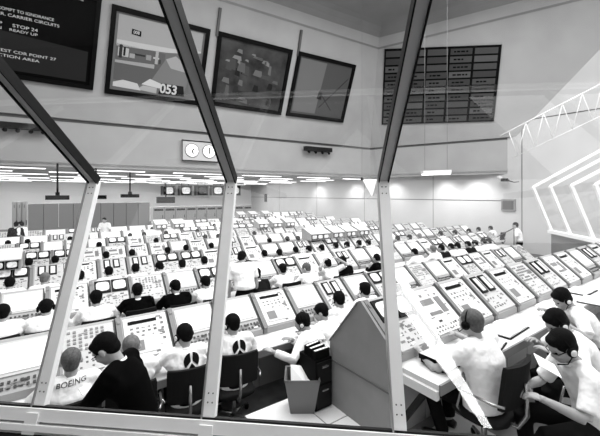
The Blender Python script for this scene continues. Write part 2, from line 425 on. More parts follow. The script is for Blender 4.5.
def fixture(name, ctr, eu, w, h, d, label, cat, hang=True):
    root = empty(name, ctr); f = MB()
    f.obox((0, 0, 0), eu*w/2, n1*d/2, Vector((0, 0, h/2)), M_DARKM); f.build('housing', root)
    for k in (-.38, -.13, .13, .38):
        f = MB(); f.tube([eu*w*k+Vector((0, 0, -h*.5)), eu*w*k+n1*.12+Vector((0, 0, -h*.9))], [.05, .07], M_BLACK, n=8); f.build('lamp_head', root)
    for k in (-.4, .4):
        f = MB(); f.bar(eu*w*k-n1*d/2, eu*w*k-n1*.3, .04, .04, (0, 0, 1), M_DARKM); f.build('bracket', root); tag(root, label, cat)
eu1 = -dE
fixture('spotlight_bar', fas(26, 128, .3), eu1, 1.35, .2, .25, 'dark spotlight bar fixed to the fascia at the far left', 'spotlight')
fixture('spotlight_bar', fas(315, 150, .3), eu1, 1.7, .22, .25, 'dark spotlight bar on the fascia below the smallest screen', 'spotlight')

# ------------------------------------------------------------------ low ceiling luminaires
M_STRIP = mat(1.0, .5, emit=2.4, name='strip_light')
ns = 0
proto = None
YSTR = [K.y*0+y for y in (9.4, 11.6, 14, 16.5, 19, 22, 25, 28, 31, 34)]
def edge_y(x):   # front edge of low ceiling at x
    if x < K.x: return K.y + (x-K.x)*dE.y/dE.x
    return K.y + (x-K.x)*dR.y/dR.x
rows_l = 0
for j, y in enumerate([9.6, 12, 14.4, 16.8, 19.2, 21.6, 24, 26.4, 28.8, 31.2, 33.6]):
    x = -7.5 + (j % 2)*1.2
    k = 0
    while x < AW-1.6:
        if edge_y(x) + .4 < y and edge_y(x+2.4)+.4 < y and (K.x-.2 > x or edge_y(min(x+2.4, AW))+.4 < y):
            if proto is None:
                proto = empty('ceiling_light'); f = MB(); f.box(0, 2.4, -.16, .16, -.05, 0, M_WHITE); f.build('housing', proto)
                f = MB(); f.box(.04, 2.36, -.13, .13, -.07, -.05, M_STRIP); f.build('diffuser', proto); o = proto
            else: o = copy_tree(proto)
            o.location = (x, y, ZC)
            tag(o, 'long strip light on the low ceiling, one of the even rows running with the consoles', 'ceiling light', 'strip lights on the low ceiling')
        x += 3.6; k += 1
# pendant strip lamp near the right wall (bright bar under the bend of the fascia)
z = 14.0
a = W((422-HX)/F*z, (HY-172.5)/F*z, z); b = W((450-HX)/F*z, (HY-171.5)/F*z, z)
root = empty('pendant_lamp', (a+b)/2); h_ = (b-a)/2
f = MB(); f.bar(-h_, h_, .30, .12, (0, 0, 1), M_WHITE); f.build('lamp_housing', root)
f = MB(); f.bar(-h_*.96-Vector((0, 0, .08)), h_*.96-Vector((0, 0, .08)), .24, .06, (0, 0, 1), M_STRIP); f.build('diffuser', root)
for s_ in (-.8, .8):
    f = MB(); f.tube([h_*s_, h_*s_+Vector((0, 0, ZH-root.location.z))], .007, M_CABD, n=6); f.build('hanger_rod', root)
tag(root, 'bright strip lamp hung on thin rods before the pale right wall', 'lamp')

# ------------------------------------------------------------------ far end: hanging bars, monitors, cabinets
def t_fixture(px, pyb, wpx, label, b):
    top = at_b(px, pyb, b); w = wpx/F*(top-O).dot(Vector((.576, .817, 0)))
    w = w*.86
    root = empty('ceiling_hanger', top)
    f = MB(); f.tube([(0, 0, 0), (0, 0, ZC-top.z)], .03, M_DARKM, n=8); f.build('hanger_pole', root)
    f = MB(); f.box(-w/2, w/2, -.10, .10, -.18, -.03, M_BLACK); f.prism([(-.12, -.03), (.12, -.03), (.04, .08), (-.04, .08)], -w*.09, w*.09, M_BLACK); fixn(f.build('speaker_bar', root))
    tag(root, label, 'hanging fixture', 'dark bars hung on poles from the low ceiling')
t_fixture(57.5, 194.5, 23, 'dark bar hung from the low ceiling, leftmost of the three', 14.5)
t_fixture(96, 194.5, 21, 'dark bar hung from the low ceiling, partly behind the slanted mullion', 15.5)
t_fixture(130, 193.5, 19, 'dark bar hung from the low ceiling, rightmost of the three', 17)
def far_monitor(px, py, lab, dark=False):
    p = at_b(px, py, 33.0); z = (p-O).dot(Vector((.576, .817, 0))); w = 10.5/F*z/.85; h = 10/F*z
    root = empty('hanging_monitor', p)
    f = MB(); f.box(-w/2, w/2, 0, .7, -h/2, h/2, M_LINE); f.build('housing', root)
    f = MB(); f.box(-w*.40, w*.40, -.03, 0, -h*.42, h*.42, M_BLACK); b_ = f.build('bezel', root)
    f = MB(); vs = [(math.copysign(abs(math.cos(t))**.6, math.cos(t))*w*.33, -.04, math.copysign(abs(math.sin(t))**.6, math.sin(t))*h*.33) for t in [2*PI*k/24 for k in range(24)]]
    f.add(vs, [tuple(range(23, -1, -1))], M_SCRD if dark else M_SCR); f.build('screen', b_)
    for s_ in (-.3, .3):
        f = MB(); f.tube([(w*s_, .3, h/2), (w*s_, .3, ZC-p.z)], .03, M_CABD, n=6); f.build('hanger', root)
    tag(root, lab, 'monitor', 'monitors hung before the far wall')
for px, lab, dk in ((169, 'television monitor hung before the far wall, leftmost, above the black box', 0), (186, 'second television monitor from the left before the far wall', 0), (202.5, 'darkest television monitor in the row before the far wall', 1), (218, 'television monitor just left of the bright window mullion', 0), (235, 'television monitor just right of the bright window mullion, before the far wall', 0)):
    far_monitor(px, 190.5, lab, dk)
p = at_b(166.5, 200, 32.5); z = 36
f = MB(); f.box(-.75, .75, 0, .5, -.28, .28, M_BLACK); f.box(-.65, .65, -.03, 0, -.2, .2, M_DARKM); f.box(-.05, .05, .2, .3, .28, ZC-p.z-.01, M_BLACK)
tag(f.build('display_box', loc=p), 'black box display hung under the leftmost far monitor', 'display')
def cabinet_run(px0, px1, b, ztop, n, m, name, labf, group, deep=.8, door=True):
    x0, x1 = a_of(px0, b), a_of(px1, b); w = (x1-x0)/n
    proto = None
    for i in range(n):
        if proto is None:
            proto = o = empty(name)
            f = MB(); f.box(0, w-.02, 0, deep, .06, ztop, m); f.box(.02, w-.04, .04, deep, 0, .06, M_DARKM); f.build('body', o)
            if door:
                f = MB(); f.box(.03, w-.05, -.03, 0, .1, ztop-.05, m); d = f.build('door', o)
                f = MB(); f.box(w*.80, w*.80+.03, -.06, -.03, ztop*.5, ztop*.5+.25, M_BLACK); f.build('handle', d)
                f = MB(); f.box(.08, w-.1, -.035, -.03, ztop-.3, ztop-.14, M_DARKM); f.build('vent', d)
        else: o = copy_tree(proto)
        o.location = (x0+i*w, b, 0); tag(o, labf(i), 'cabinet', group)
cabinet_run(28, 150, 20.5, 2.28, 9, mat(.50, .6, name='cabinet_grey'), 'equipment_cabinet', lambda i: 'plain mid-grey equipment cabinet in the long high block behind the left rows' if 0 < i < 8 else ('plain grey cabinet at the left end of the long high block' if i == 0 else 'plain grey cabinet at the right end of the long high block'), 'grey cabinets behind the left rows', door=False)
cabinet_run(153, 252, 28, 1.75, 10, mat(.60, .6, name='cabinet_light'), 'equipment_rack', lambda i: 'light grey rack with a door in the far run under the hung monitors', 'light grey racks under the far monitors')
cabinet_run(12, 27, 22.5, 2.35, 3, mat(.66, .6, name='cabinet_pale'), 'equipment_rack', lambda i: ['pale rack left of the grey cabinet block, outermost', 'pale rack left of the grey cabinet block, middle one', 'pale rack touching the grey cabinet block'][i], 'pale racks left of the cabinet block')
# ================================================================== CONSOLES
PH = .42                                   # raised platform near the right
# profile of a console: y = 0 at the rear top edge
SL0, SL1 = (-.48, .86), (-.05, 1.23)       # slanted instrument face, bottom and top
def sl(v, off=0):
    y = SL0[0] + (SL1[0]-SL0[0])*v; z = SL0[1] + (SL1[1]-SL0[1])*v
    L = math.hypot(SL1[0]-SL0[0], SL1[1]-SL0[1]); ny, nz = -(SL1[1]-SL0[1])/L, (SL1[0]-SL0[0])/L
    return y+ny*off, z+nz*off
def sbox(mb, x0, x1, v0, v1, o0, o1, m):
    q = [(x, ) + sl(v, o) for o in (o0, o1) for x, v in ((x0, v0), (x1, v0), (x1, v1), (x0, v1))]
    mb.hexa([Vector(t) for t in q], m)
def ssquare(mb, x0, x1, v0, v1, off, m, rnd=.5):   # rounded tube face
    cx, cv = (x0+x1)/2, (v0+v1)/2; n = 20; vs = []
    for k in range(n):
        t = 2*PI*k/n; vs.append((cx+math.copysign(abs(math.cos(t))**rnd, math.cos(t))*(x1-x0)/2,) + sl(cv+math.copysign(abs(math.sin(t))**rnd, math.sin(t))*(v1-v0)/2, off))
    mb.add(vs, [tuple(range(n))], m)
def profile():
    return [(0, 1.23), (.40, .72), (.40, 0), (-.36, 0), (-.36, .74), (-.48, .78), SL0, SL1]
def body(mb, w, m=None, rib=None):
    mb.prism(profile(), 0, w, m or M_CAB)
def buttons(mb, x0, x1, v0, v1, nx, nv, m, fill=.6, drop=0, rr=None, h=.012):
    for i in range(nx):
        for j in range(nv):
            if rr and rr.random() < drop: continue
            a = x0+(x1-x0)*(i+.5-fill/2)/nx; b = x0+(x1-x0)*(i+.5+fill/2)/nx
            c_ = v0+(v1-v0)*(j+.5-fill/2)/nv; d = v0+(v1-v0)*(j+.5+fill/2)/nv
            sbox(mb, a, b, c_, d, .004, h, m)
WM = .60
def marks(mb, x0, x1, v0, v1, n, rr, ms):
    for _ in range(n):
        w = rr.uniform(.015, .07); h = rr.choice((.012, .02, .04)); x = rr.uniform(x0, x1-w); v = rr.uniform(v0, v1-h); sbox(mb, x, x+w, v, v+h, .012, .0145, rr.choice(ms))
def parts_of(var, w=WM, seed=0):
    """list of (name, MB, [children])"""
    rr = random.Random(seed+var*13); out = []
    b = MB(); body(b, w-.012); out.append(('cabinet', b, []))
    r = MB(); sbox(r, 0, .055, -.02, 1.02, 0, .03, M_CABD); r.box(0, .055, -.49, -.44, .79, .87, M_CABD)
    sbox(r, .012, .043, .86, .93, .03, .04, M_BTNL); out.append(('side_rib', r, []))
    x0, x1 = .075, w-.03; mid = (x0+x1)/2
    if var == 0:      # big blank white display
        p = MB(); sbox(p, x0, x1, .30, .95, 0, .012, M_PLATE)
        s = MB(); sbox(s, x0+.025, x1-.025, .36, .90, .012, .02, mat(.97, .4, emit=.12, name='white_display'))
        out.append(('display_frame', p, [('display', s)]))
        t = MB(); buttons(t, x0, x1, .05, .24, 10, 2, M_BTN, .5, .25, rr); out.append(('button_row', t, []))
    elif var == 1:    # twin tubes on top
        p = MB(); sbox(p, x0, x1, .02, .50, 0, .012, M_PLATE); out.append(('panel', p, []))
        for a, c_ in ((x0, mid-.01), (mid+.01, x1)):
            p = MB(); sbox(p, a, c_, .55, .97, 0, .03, M_DARKM); s = MB(); ssquare(s, a+.02, c_-.02, .60, .92, .033, M_SCR if a == x0 else M_SCR)
            out.append(('monitor', p, [('screen', s)]))
        t = MB(); buttons(t, x0+.02, x1-.02, .08, .42, 9, 4, M_BTN, .4, .45, rr); out.append(('button_bank', t, []))
    elif var == 2:    # grid of indicators
        p = MB(); sbox(p, x0, x1, .04, .96, 0, .012, M_PLATE); out.append(('panel', p, []))
        t = MB(); buttons(t, x0+.03, x1-.03, .45, .92, 8, 6, M_BTNL, .55, .15, rr, .02); out.append(('indicator_grid', t, []))
        t = MB(); buttons(t, x0+.02, x1-.02, .08, .36, 8, 3, M_BTN, .4, .4, rr); out.append(('button_bank', t, []))
    elif var == 3:    # meters and dark slots
        p = MB(); sbox(p, x0, x1, .04, .96, 0, .012, M_WHITE); out.append(('panel', p, []))
        t = MB(); sbox(t, x0+.05, x1-.12, .80, .87, .012, .02, M_BLACK); out.append(('readout', t, []))
        t = MB(); buttons(t, x0+.05, x1-.12, .56, .74, 5, 2, M_BTN, .5, .1, rr); buttons(t, x1-.1, x1-.03, .3, .9, 1, 5, M_BTNL, .5); out.append(('button_bank', t, []))
        t = MB(); sbox(t, x0+.04, x1-.14, .12, .46, .012, .02, mat(.80, .5, name='meter_plate')); sbox(t, x0+.06, x1-.3, .18, .4, .02, .024, M_CABD); out.append(('meter', t, []))
    elif var == 4:    # two tall dark chart slots
        p = MB(); sbox(p, x0, x1, .04, .96, 0, .012, M_PLATE); out.append(('panel', p, []))
        for a in (x0+.05, x0+.24):
            t = MB(); sbox(t, a, a+.14, .50, .93, .012, .03, M_DARKM); s = MB(); sbox(s, a+.03, a+.11, .55, .88, .03, .034, M_WHITE); out.append(('chart_recorder', t, [('chart_paper', s)]))
        t = MB(); buttons(t, x0+.03, x1-.03, .10, .40, 7, 3, M_BTN, .45, .35, rr); out.append(('button_bank', t, []))
    elif var == 5:    # wide blank with small items
        p = MB(); sbox(p, x0, x1, .04, .96, 0, .012, M_WHITE); out.append(('panel', p, []))
        t = MB(); sbox(t, x0+.08, x0+.28, .62, .74, .012, .018, M_BTNL); sbox(t, x0+.10, x0+.30, .40, .46, .012, .018, M_CABD); sbox(t, x0+.33, x0+.42, .40, .74, .012, .018, M_CABD); out.append(('label_plate', t, []))
        t = MB(); buttons(t, x0+.02, x1-.02, .06, .20, 9, 2, M_BTN, .5, .2, rr); out.append(('button_row', t, []))
    m_ = MB(); marks(m_, x0+.01, x1-.01, .04, .28 if var == 0 else .50 if var == 1 else .94, 12 if var == 0 else 26, rr, (M_BTNL, M_CABD, M_BTN, M_WHITE)); out.append(('engraved_marks', m_, []))
    g_ = MB(); sbox(g_, w-.03, w-.013, -.01, 1.0, 0, .004, M_BTN); out.append(('seam', g_, []))
    return out
VDESC = {0: 'large blank white display', 1: 'twin television tubes', 2: 'grid of indicator lamps', 3: 'dark readout slot above buttons', 4: 'two dark chart recorders', 5: 'pale face and small label plates'}
PROTO = {}
def console(var, w=WM, seed=0):
    key = (var, w)
    if key not in PROTO:
        root = empty('console_unit')
        for n, b, ch in parts_of(var, w, seed):
            o = b.build(n, root); fixn(o)
            for cn, cb in ch: c = cb.build(cn, o); fixn(c)
        PROTO[key] = root; return root
    return copy_tree(PROTO[key])
FAR = {}
def far_console(var, w):
    key = (var, w)
    if key not in FAR:
        big = MB()
        for n, b, ch in parts_of(var, w):
            for q in [b]+[c[1] for c in ch]:
                for f_, mi, sm in zip(q.f, q.mi, q.sm): big.add([q.v[i] for i in f_], [tuple(range(len(f_)))], q.mats[mi], sm)
        FAR[key] = big.mesh('console_unit')
        bm = bmesh.new(); bm.from_mesh(FAR[key]); bmesh.ops.remove_doubles(bm, verts=bm.verts, dist=1e-5); bmesh.ops.recalc_face_normals(bm, faces=bm.faces); bm.to_mesh(FAR[key]); bm.free()
    o = bpy.data.objects.new('console_unit', FAR[key]); COL.objects.link(o); return o
ORD = ['first', 'second', 'third', 'fourth', 'fifth', 'sixth', 'seventh', 'eighth', 'ninth', 'tenth', 'eleventh', 'twelfth', 'thirteenth', 'fourteenth', 'fifteenth', 'sixteenth', 'seventeenth', 'eighteenth', 'nineteenth', 'twentieth', 'twenty-first', 'twenty-second', 'twenty-third', 'twenty-fourth', 'twenty-fifth', 'twenty-sixth', 'twenty-seventh', 'twenty-eighth', 'twenty-ninth', 'thirtieth']
ROWN = {0: 'raised near right row', 1: 'front floor row', 2: 'second floor row', 3: 'third floor row', 4: 'fourth floor row', 5: 'fifth floor row', 6: 'sixth floor row', 7: 'seventh floor row', 8: 'eighth floor row', 9: 'ninth floor row', 10: 'tenth floor row', 11: 'eleventh floor row'}
ROWB = {0: 2.54, 1: 4.74, 2: 6.98, 3: 9.22, 4: 11.46, 5: 13.7, 6: 15.94, 7: 18.18, 8: 20.42, 9: 22.66, 10: 24.9, 11: 27.14}
SEQ = {0: [1, 5, 3, 4, 3, 2, 4, 5, 3, 0, 4, 3, 5], 1: [0, 2, 3, 0, 0, 3, 0, 4, 0, 1, 0, 2, 0, 3, 1, 5, 3, 4, 0, 2], 2: [0, 3, 1, 2, 0, 1, 0, 0, 1, 3, 0, 4, 0, 0, 2, 0, 0, 3, 1, 0, 4]}
rr = random.Random(11)
def row(r, xs, n, w, z=0):
    b = ROWB[r]
    for i in range(n):
        v = SEQ[r][i % len(SEQ[r])] if r in SEQ else rr.choice([0, 0, 2, 1, 3, 5, 4])
        o = console(v, w) if r <= 4 else far_console(v, w)
        o.location = (xs+i*w, b, z)
        tag(o, 'console with %s, %s from left, %s' % (VDESC[v], ORD[i], ROWN[r]), 'console', 'console units of the %s' % ROWN[r])
    # continuous desk top with front edge
    f = MB(); f.box(xs, xs+n*w-.01, b-.90, b-.37, z+.735, z+.779, M_DESK); f.box(xs, xs+n*w-.01, b-.92, b-.90, z+.70, z+.785, M_CABD)
    tag(f.build('writing_desk'), 'continuous pale writing desk along the %s' % ROWN[r], 'desk')
XS = {0: 2.53}
def left_a(b, px=-14): return a_of(px, b)
row(0, 2.53, 13, WM, PH)
row(1, -.62, 20, WM)
for r in (2,): row(r, left_a(6.0), 25, WM)
for r in (3, 4, 5): row(r, left_a(ROWB[r]-.8), 29, WM)
for r, px in ((6, -12), (7, -10)): row(r, left_a(ROWB[r]-.8, px), 22, .80)
for r, px, n in ((8, 153, 13), (9, 236, 9), (10, 250, 7)): row(r, left_a(ROWB[r]-.8, px), n, .80)
# end panel of the raised row
root = empty('console_end_panel', (2.53, ROWB[0], PH))
f = MB(); f.prism([(0, 1.235), (.42, .72), (.42, 0), (-.44, 0), (-.49, .78), (-.49, .87), (-.05, 1.26)], -.035, -.002, M_CABS); fixn(f.build('panel', root))
f = MB(); f.bar((-.04, .40, .50), (-.04, -.43, .50), .008, .012, (1, 0, 0), M_LINE)
f.bar((-.04, .42, .70), (-.04, -.02, 1.24), .01, .02, (1, 0, 0), M_CABD); f.build('seam', root)
tag(root, 'large grey steel end panel closing the raised near row', 'panel')
# bracket under the desk end
f = MB(); f.box(2.50, 2.54, ROWB[0]-.90, ROWB[0]-.44, PH+.66, PH+.735, M_DESK)
f.bar((2.56, ROWB[0]-.8, PH+.72), (2.56, ROWB[0]-.5, PH+.25), .05, .05, (1, 0, 0), M_DARKM); tag(f.build('desk_bracket'), 'pale desk end bracket with dark strut below the binders', 'bracket')
# raised platform
mb = MB(); mb.box(1.55, 11.5, .3, 3.22, 0, PH, mat(.50, .9, bump=.2, bscale=100, var=.03, vscale=5, name='platform_cover')); struct(mb.build('floor_platform'), 'raised platform under the near right row')
T_ = mat(.90, .5, name='white_tile'); mb = MB()
for i in range(3):
    for j in range(3):
        x0 = 1.62+i*.62; y0 = 1.45+j*.62
        if x0 > 2.4 and y0 > 2: continue
        mb.box(x0, x0+.605, y0, y0+.605, PH, PH+.006, T_)
struct(mb.build('floor_tiles'), 'white floor tiles beside the wastebasket')

# ------------------------------------------------------------------ hooded monitor units on the row tops
def hood(n, w, m_n):
    root = empty('hooded_monitor')
    f = MB(); f.prism([(-.30, -.02), (-.30, .16), (-.34, .165), (-.34, .185), (.08, .34), (.20, .34), (.20, -.02)], 0, w, M_CAB); fixn(f.build('housing', root))
    f = MB(); f.prism([(-.36, .18), (-.36, .195), (.08, .356), (.21, .356), (.21, .34), (.08, .34)], -.01, w+.01, M_WHITE); fixn(f.build('top_plate', root))
    cw = (w-.06)/m_n
    for i in range(m_n):
        f = MB(); f.box(.04+i*cw, .02+(i+1)*cw, -.32, -.30, .0, .16, M_DARKM); b_ = f.build('bezel', root)
        x0, x1 = .06+i*cw, (i+1)*cw; vs = [((x0+x1)/2+math.copysign(abs(math.cos(t))**.5, math.cos(t))*(x1-x0)/2, -.323, .085+math.copysign(abs(math.sin(t))**.5, math.sin(t))*.058) for t in [2*PI*k/20 for k in range(20)]]
        f = MB(); f.add(vs, [tuple(range(20))], M_SCR); f.build('screen', b_)
    return root
H2 = None; H3 = None
def put_hood(px, r, w, label, two=True, group='hooded monitor units on the row tops'):
    global H2, H3
    if two:
        o = copy_tree(H2) if H2 else hood(0, .50, 2); H2 = H2 or o
    else:
        o = copy_tree(H3) if H3 else hood(0, .80, 3); H3 = H3 or o
    o.location = (a_of(px, ROWB[r]), ROWB[r]+.05, 1.255); tag(o, label, 'monitor', group)
put_hood(306, 3, 1, 'hooded unit of three small monitors with white top, standing alone left of a close trio', False)
put_hood(328, 3, 1, 'hooded monitor unit, leftmost of the trio before the right wall')
put_hood(341, 3, 1, 'hooded monitor unit, middle of the trio before the right wall')
put_hood(354, 3, 1, 'hooded monitor unit, right one of the trio, left of the window mullion')
put_hood(-10, 3, 1, 'large white-topped hooded monitor pair at the left frame edge')
for px, lab in ((256, 'hooded monitor unit, left one of the small middle group'), (270, 'hooded monitor unit, centre of the small middle group'), (283, 'hooded monitor unit, right one of the small middle group')): put_hood(px, 5, 1, lab)
for px, lab in ((237, 'hooded monitor unit just right of the bright mullion, far back'), (249, 'hooded monitor unit far back, second right of the bright mullion'), (262, 'farthest right hooded monitor unit against the right wall')): put_hood(px, 8, 1, lab)
for px, lab in ((154, 'pale hooded monitor unit left of the racks, far back'), (172, 'pale hooded monitor unit in front of the racks, far back')): put_hood(px, 6, 1, lab)

# ================================================================== PEOPLE
def ik(a, b, l1, l2, pole):
    a, b, pole = Vector(a), Vector(b), Vector(pole); d = b-a; L = d.length
    if L > (l1+l2)*.995: b = a+d.normalized()*(l1+l2)*.995; d = b-a; L = d.length
    t = (l1*l1-l2*l2+L*L)/(2*L); h = math.sqrt(max(l1*l1-t*t, 0)); u = d.normalized()
    p = (pole-u*pole.dot(u)).normalized()
    return a+u*t+p*h, b
def hand(mb, w, d, nrm, side, curl, m):
    """palm and five fingers from wrist w along d, back of hand towards nrm"""
    d = Vector(d).normalized(); nrm = Vector(nrm); nrm = (nrm-d*nrm.dot(d)).normalized(); s = d.cross(nrm)*side
    mb.ell(w+d*.045, (.042, .052, .017), m, Q=Matrix((s, d, nrm)).transposed(), nu=12, nv=8)
    for k, (off, ln, st) in enumerate(((-.030, .066, .078), (-.010, .076, .084), (.010, .070, .082), (.029, .056, .074))):
        p = w+s*off+d*st*.92; pts = [p-d*.02]; dd = d.copy()
        for q in range(3):
            c = curl*(.5+.3*q); dd = (dd*math.cos(c)-nrm*math.sin(c)).normalized(); p = p+dd*ln/3; pts.append(p.copy())
        mb.tube(pts, [.009, .0088, .0078, .0055], m, n=7)
    p = w-s*.034+d*.03; t1 = (d*.65-s*.75-nrm*.25).normalized(); t2 = (d*.95-s*.2-nrm*.35).normalized()
    mb.tube([w-s*.015+d*.015, p, p+t1*.03, p+t1*.03+t2*.03], [.013, .012, .010, .007], m, n=7)
def rot_x(a): return Matrix.Rotation(-a, 3, 'X')    # positive leans towards +Y
def person_meshes(P):
    """local frame: origin on the floor under the pelvis, facing +Y. returns dict of meshes and head centre"""
    near = P.get('near', True); vx = P.get('vox', .012 if near else .022)
    stand = P.get('stand', False); L = R(P.get('lean', 12)); tw = R(P.get('twist', 0)); roll = R(P.get('roll', 0))
    skin, shirt, trou, hair = P.get('skin', M_SKIN), P.get('shirt', M_SHIRT), P.get('trousers', M_TROU), P.get('hair', M_HAIR)
    longs = P.get('long', False); bulk = P.get('bulk', 1.0)
    hip = Vector((0, 0, .93 if stand else .53))
    RT = Matrix.Rotation(roll, 3, 'Y') @ Matrix.Rotation(tw, 3, 'Z') @ rot_x(L)
    up = lambda x, y, z: hip + RT @ Vector((x, y, z))
    cur = P.get('curve', 0.03)   # extra rounding of the back
    belly = up(0, -.02, .16); chest = up(0, -.02+cur*.4, .33); nb = up(0, .0+cur, .49)
    HL = R(P.get('hpitch', 5))+L*.55; HYaw = R(P.get('hyaw', 0))+tw
    RH = Matrix.Rotation(HYaw, 3, 'Z') @ rot_x(HL) @ Matrix.Rotation(R(P.get('hroll', 0)), 3, 'Y')
    hc = nb + (Matrix.Rotation(tw, 3, 'Z') @ rot_x(L*.7)) @ Vector((0, .035, .070)) + RH @ Vector((0, .005, .075))
    hd = lambda x, y, z: hc + RH @ Vector((x, y, z))
    sh = {s: up(s*.180*bulk, cur*.8, .455) for s in (-1, 1)}
    res = {}
    # ---------- legs
    if stand:
        hj = {s: hip+Vector((s*.09, 0, -.03)) for s in (-1, 1)}
        an = {s: Vector((s*.11, P.get('step', .0)*s, .09)) for s in (-1, 1)}
    else:
        hj = {s: hip+Vector((s*.09, .02, -.02)) for s in (-1, 1)}
        an = {s: Vector((s*.13, .36+(.05*s), .09)) for s in (-1, 1)}
    kn = {}
    for s in (-1, 1):
        k, a2 = ik(hj[s], an[s], .44, .42, (s*.12, 1, .15)); kn[s] = k; an[s] = a2
    # ---------- arms
    el = {}; wr = {}
    default = {s: (s*.17, .50, .84-hip.z+.53) for s in (-1, 1)} if not stand else {s: (s*.27, .12, .80) for s in (-1, 1)}
    for s in (-1, 1):
        tgt = P.get('rh' if s > 0 else 'lh', default[s])
        e, w = ik(sh[s], tgt, .29, .26, P.get('pole', (s*.8, -.35, -.8)) if s > 0 or 'pole' in P else (-.8, -.35, -.8)); el[s] = e; wr[s] = w
    # ---------- body
    b = MB(); m = skin
    b.ell(hd(0, -.012, .025), (.077, .097, .090), m, Q=RH, nu=20, nv=12)
    b.ell(hd(0, .030, -.035), (.060, .066, .072), m, Q=RH, nu=16, nv=10)
    b.ell(hd(0, .052, -.085), (.036, .036, .026), m, Q=RH)       # chin
    b.ell(hd(0, .078, .028), (.052, .018, .014), m, Q=RH)        # brow
    b.tube([hd(0, .082, .015), hd(0, .104, -.022), hd(0, .094, -.034)], [.009, .014, .010], m, n=8)
    b.ell(hd(0, .090, -.058), (.024, .010, .007), m, Q=RH)       # lips
    for s in (-1, 1):
        b.ell(hd(s*.034, .078, -.03), (.020, .014, .018), m, Q=RH)
        b.ell(hd(s*.086, -.002, -.012), (.013, .023, .034), m, Q=RH @ Matrix.Rotation(s*.3, 3, 'Z'))
    b.tube([nb-(nb-chest)*.25, nb, hd(0, -.02, -.03)], [.068, .056, .056], m, n=12)
    b.tube([hip+Vector((0, 0, -.04)), hip+Vector((0, 0, .04)), belly, chest, up(0, cur*.9, .43)], [(.14, .10), (.145, .105), (.125, .095), (.145, .10), (.12, .07)], m, n=14, up=(1, 0, 0))
    for s in (-1, 1):
        b.tube([up(s*.06, cur*.8, .43), sh[s], sh[s].lerp(el[s], .5), el[s]], [.05, .052, .043, .037], m, n=10)
        b.tube([el[s], el[s].lerp(wr[s], .3), wr[s]], [.038, .040, .026], m, n=10)
        b.tube([hj[s], hj[s].lerp(kn[s], .5), kn[s]], [.078, .068, .052], m, n=10)
        b.tube([kn[s], kn[s].lerp(an[s], .35), an[s], an[s]+Vector((0, .05, -.05))], [.052, .054, .036, .034], m, n=10)
    me = remesh(b, vx, 'body', 1)
    if near:
        hb = MB(); nr = P.get('palm', {})
        for s in (-1, 1):
            fd = P.get('rhd' if s > 0 else 'lhd', ((wr[s]-el[s]).normalized()*.7+Vector((-s*.25, .35, -.05))))
            fa = (wr[s]-el[s]).normalized()
            hb.tube([wr[s]-fa*.03, wr[s], wr[s]+Vector(fd).normalized()*.02], [.026, .025, .024], m, n=10)
            hand(hb, wr[s]+fa*.005, Vector(fd), Vector(nr.get(s, (0, 0, 1))), s, P.get('curl', .45), m)
        bm = bmesh.new(); bm.from_mesh(me); t = hb.mesh('t'); bm.from_mesh(t); bm.to_mesh(me); bm.free(); bpy.data.meshes.remove(t)
        for p in me.polygons: p.use_smooth = True
    res['body'] = me
    # ---------- hair
    b = MB(); hm = hair; sty = P.get('style', 'short')
    if sty == 'bald_top':
        b.ell(hd(0, -.030, -.002), (.084, .088, .066), hm, Q=RH, nu=18, nv=10)
        b.ell(hd(0, .030, .075), (.050, .035, .025), hm, Q=RH)
    else:
        b.ell(hd(0, -.022, .034), (.086, .103, .095), hm, Q=RH, nu=20, nv=12)
        b.ell(hd(0, -.050, -.02), (.070, .062, .066), hm, Q=RH, nu=18, nv=10)
        if sty == 'thin': b.ell(hd(0, .055, .078), (.05, .03, .03), hm, Q=RH)
        if sty == 'full': b.ell(hd(0, .028, .085), (.064, .058, .038), hm, Q=RH); b.ell(hd(0, -.03, .05), (.090, .098, .090), hm, Q=RH)
        if sty == 'woman': b.ell(hd(0, -.04, .0), (.100, .095, .115), hm, Q=RH)
    res['hair'] = remesh(b, .010 if near else .018, 'hair', 2)
    # ---------- shirt or jacket
    b = MB(); k = bulk
    pr = [hip+Vector((0, .0, (.04 if stand else -.05) if not longs else -.14)), hip+Vector((0, 0, .07)), belly, chest, up(0, cur*.9-.005, .455), nb+(nb-chest)*.02]
    b.tube(pr, [(.172*k, .132*k), (.168*k, .130*k), (.158*k, .122*k), (.178*k, .130*k), (.150*k, .098*k), (.066, .064)], shirt, n=18, up=(1, 0, 0))
    for s in (-1, 1):
        b.tube([up(s*.03, cur*.85, .475), up(s*.11*k, cur*.85, .468), sh[s], sh[s].lerp(el[s], .12)], [.062, .068, .076, .070], shirt, n=12)
        b.tube([up(s*.10, cur*.6-.01, .33), sh[s]+RT @ Vector((0, 0, -.05))], [.10, .08], shirt, n=12)
        if longs:
            b.tube([sh[s], sh[s].lerp(el[s], .5), el[s], el[s].lerp(wr[s], .5), el[s].lerp(wr[s], .90)], [.074, .066, .060, .052, .044], shirt, n=12)
        else:
            q = P.get('sleeve', .80)
            b.tube([sh[s], sh[s].lerp(el[s], q*.6), sh[s].lerp(el[s], q)], [.073, .068, .070], shirt, n=12)
    if longs and not stand:
        b.tube([hip+Vector((0, 0, 0)), hip+Vector((0, .08, -.03))], [(.18, .14), (.17, .11)], shirt, n=14, up=(1, 0, 0))
    res['jacket' if longs and shirt in (M_SUIT, M_SUIT2) else 'shirt'] = remesh(b, vx*1.15, 'shirt', 2)
    # collar
    b = MB(); cm = M_SHIRT if shirt in (M_SUIT, M_SUIT2) else shirt
    ax = (hd(0, -.02, -.06)-nb).normalized(); x_ = RT @ Vector((1, 0, 0)); y_ = ax.cross(x_)*-1
    n = 20; vs = []
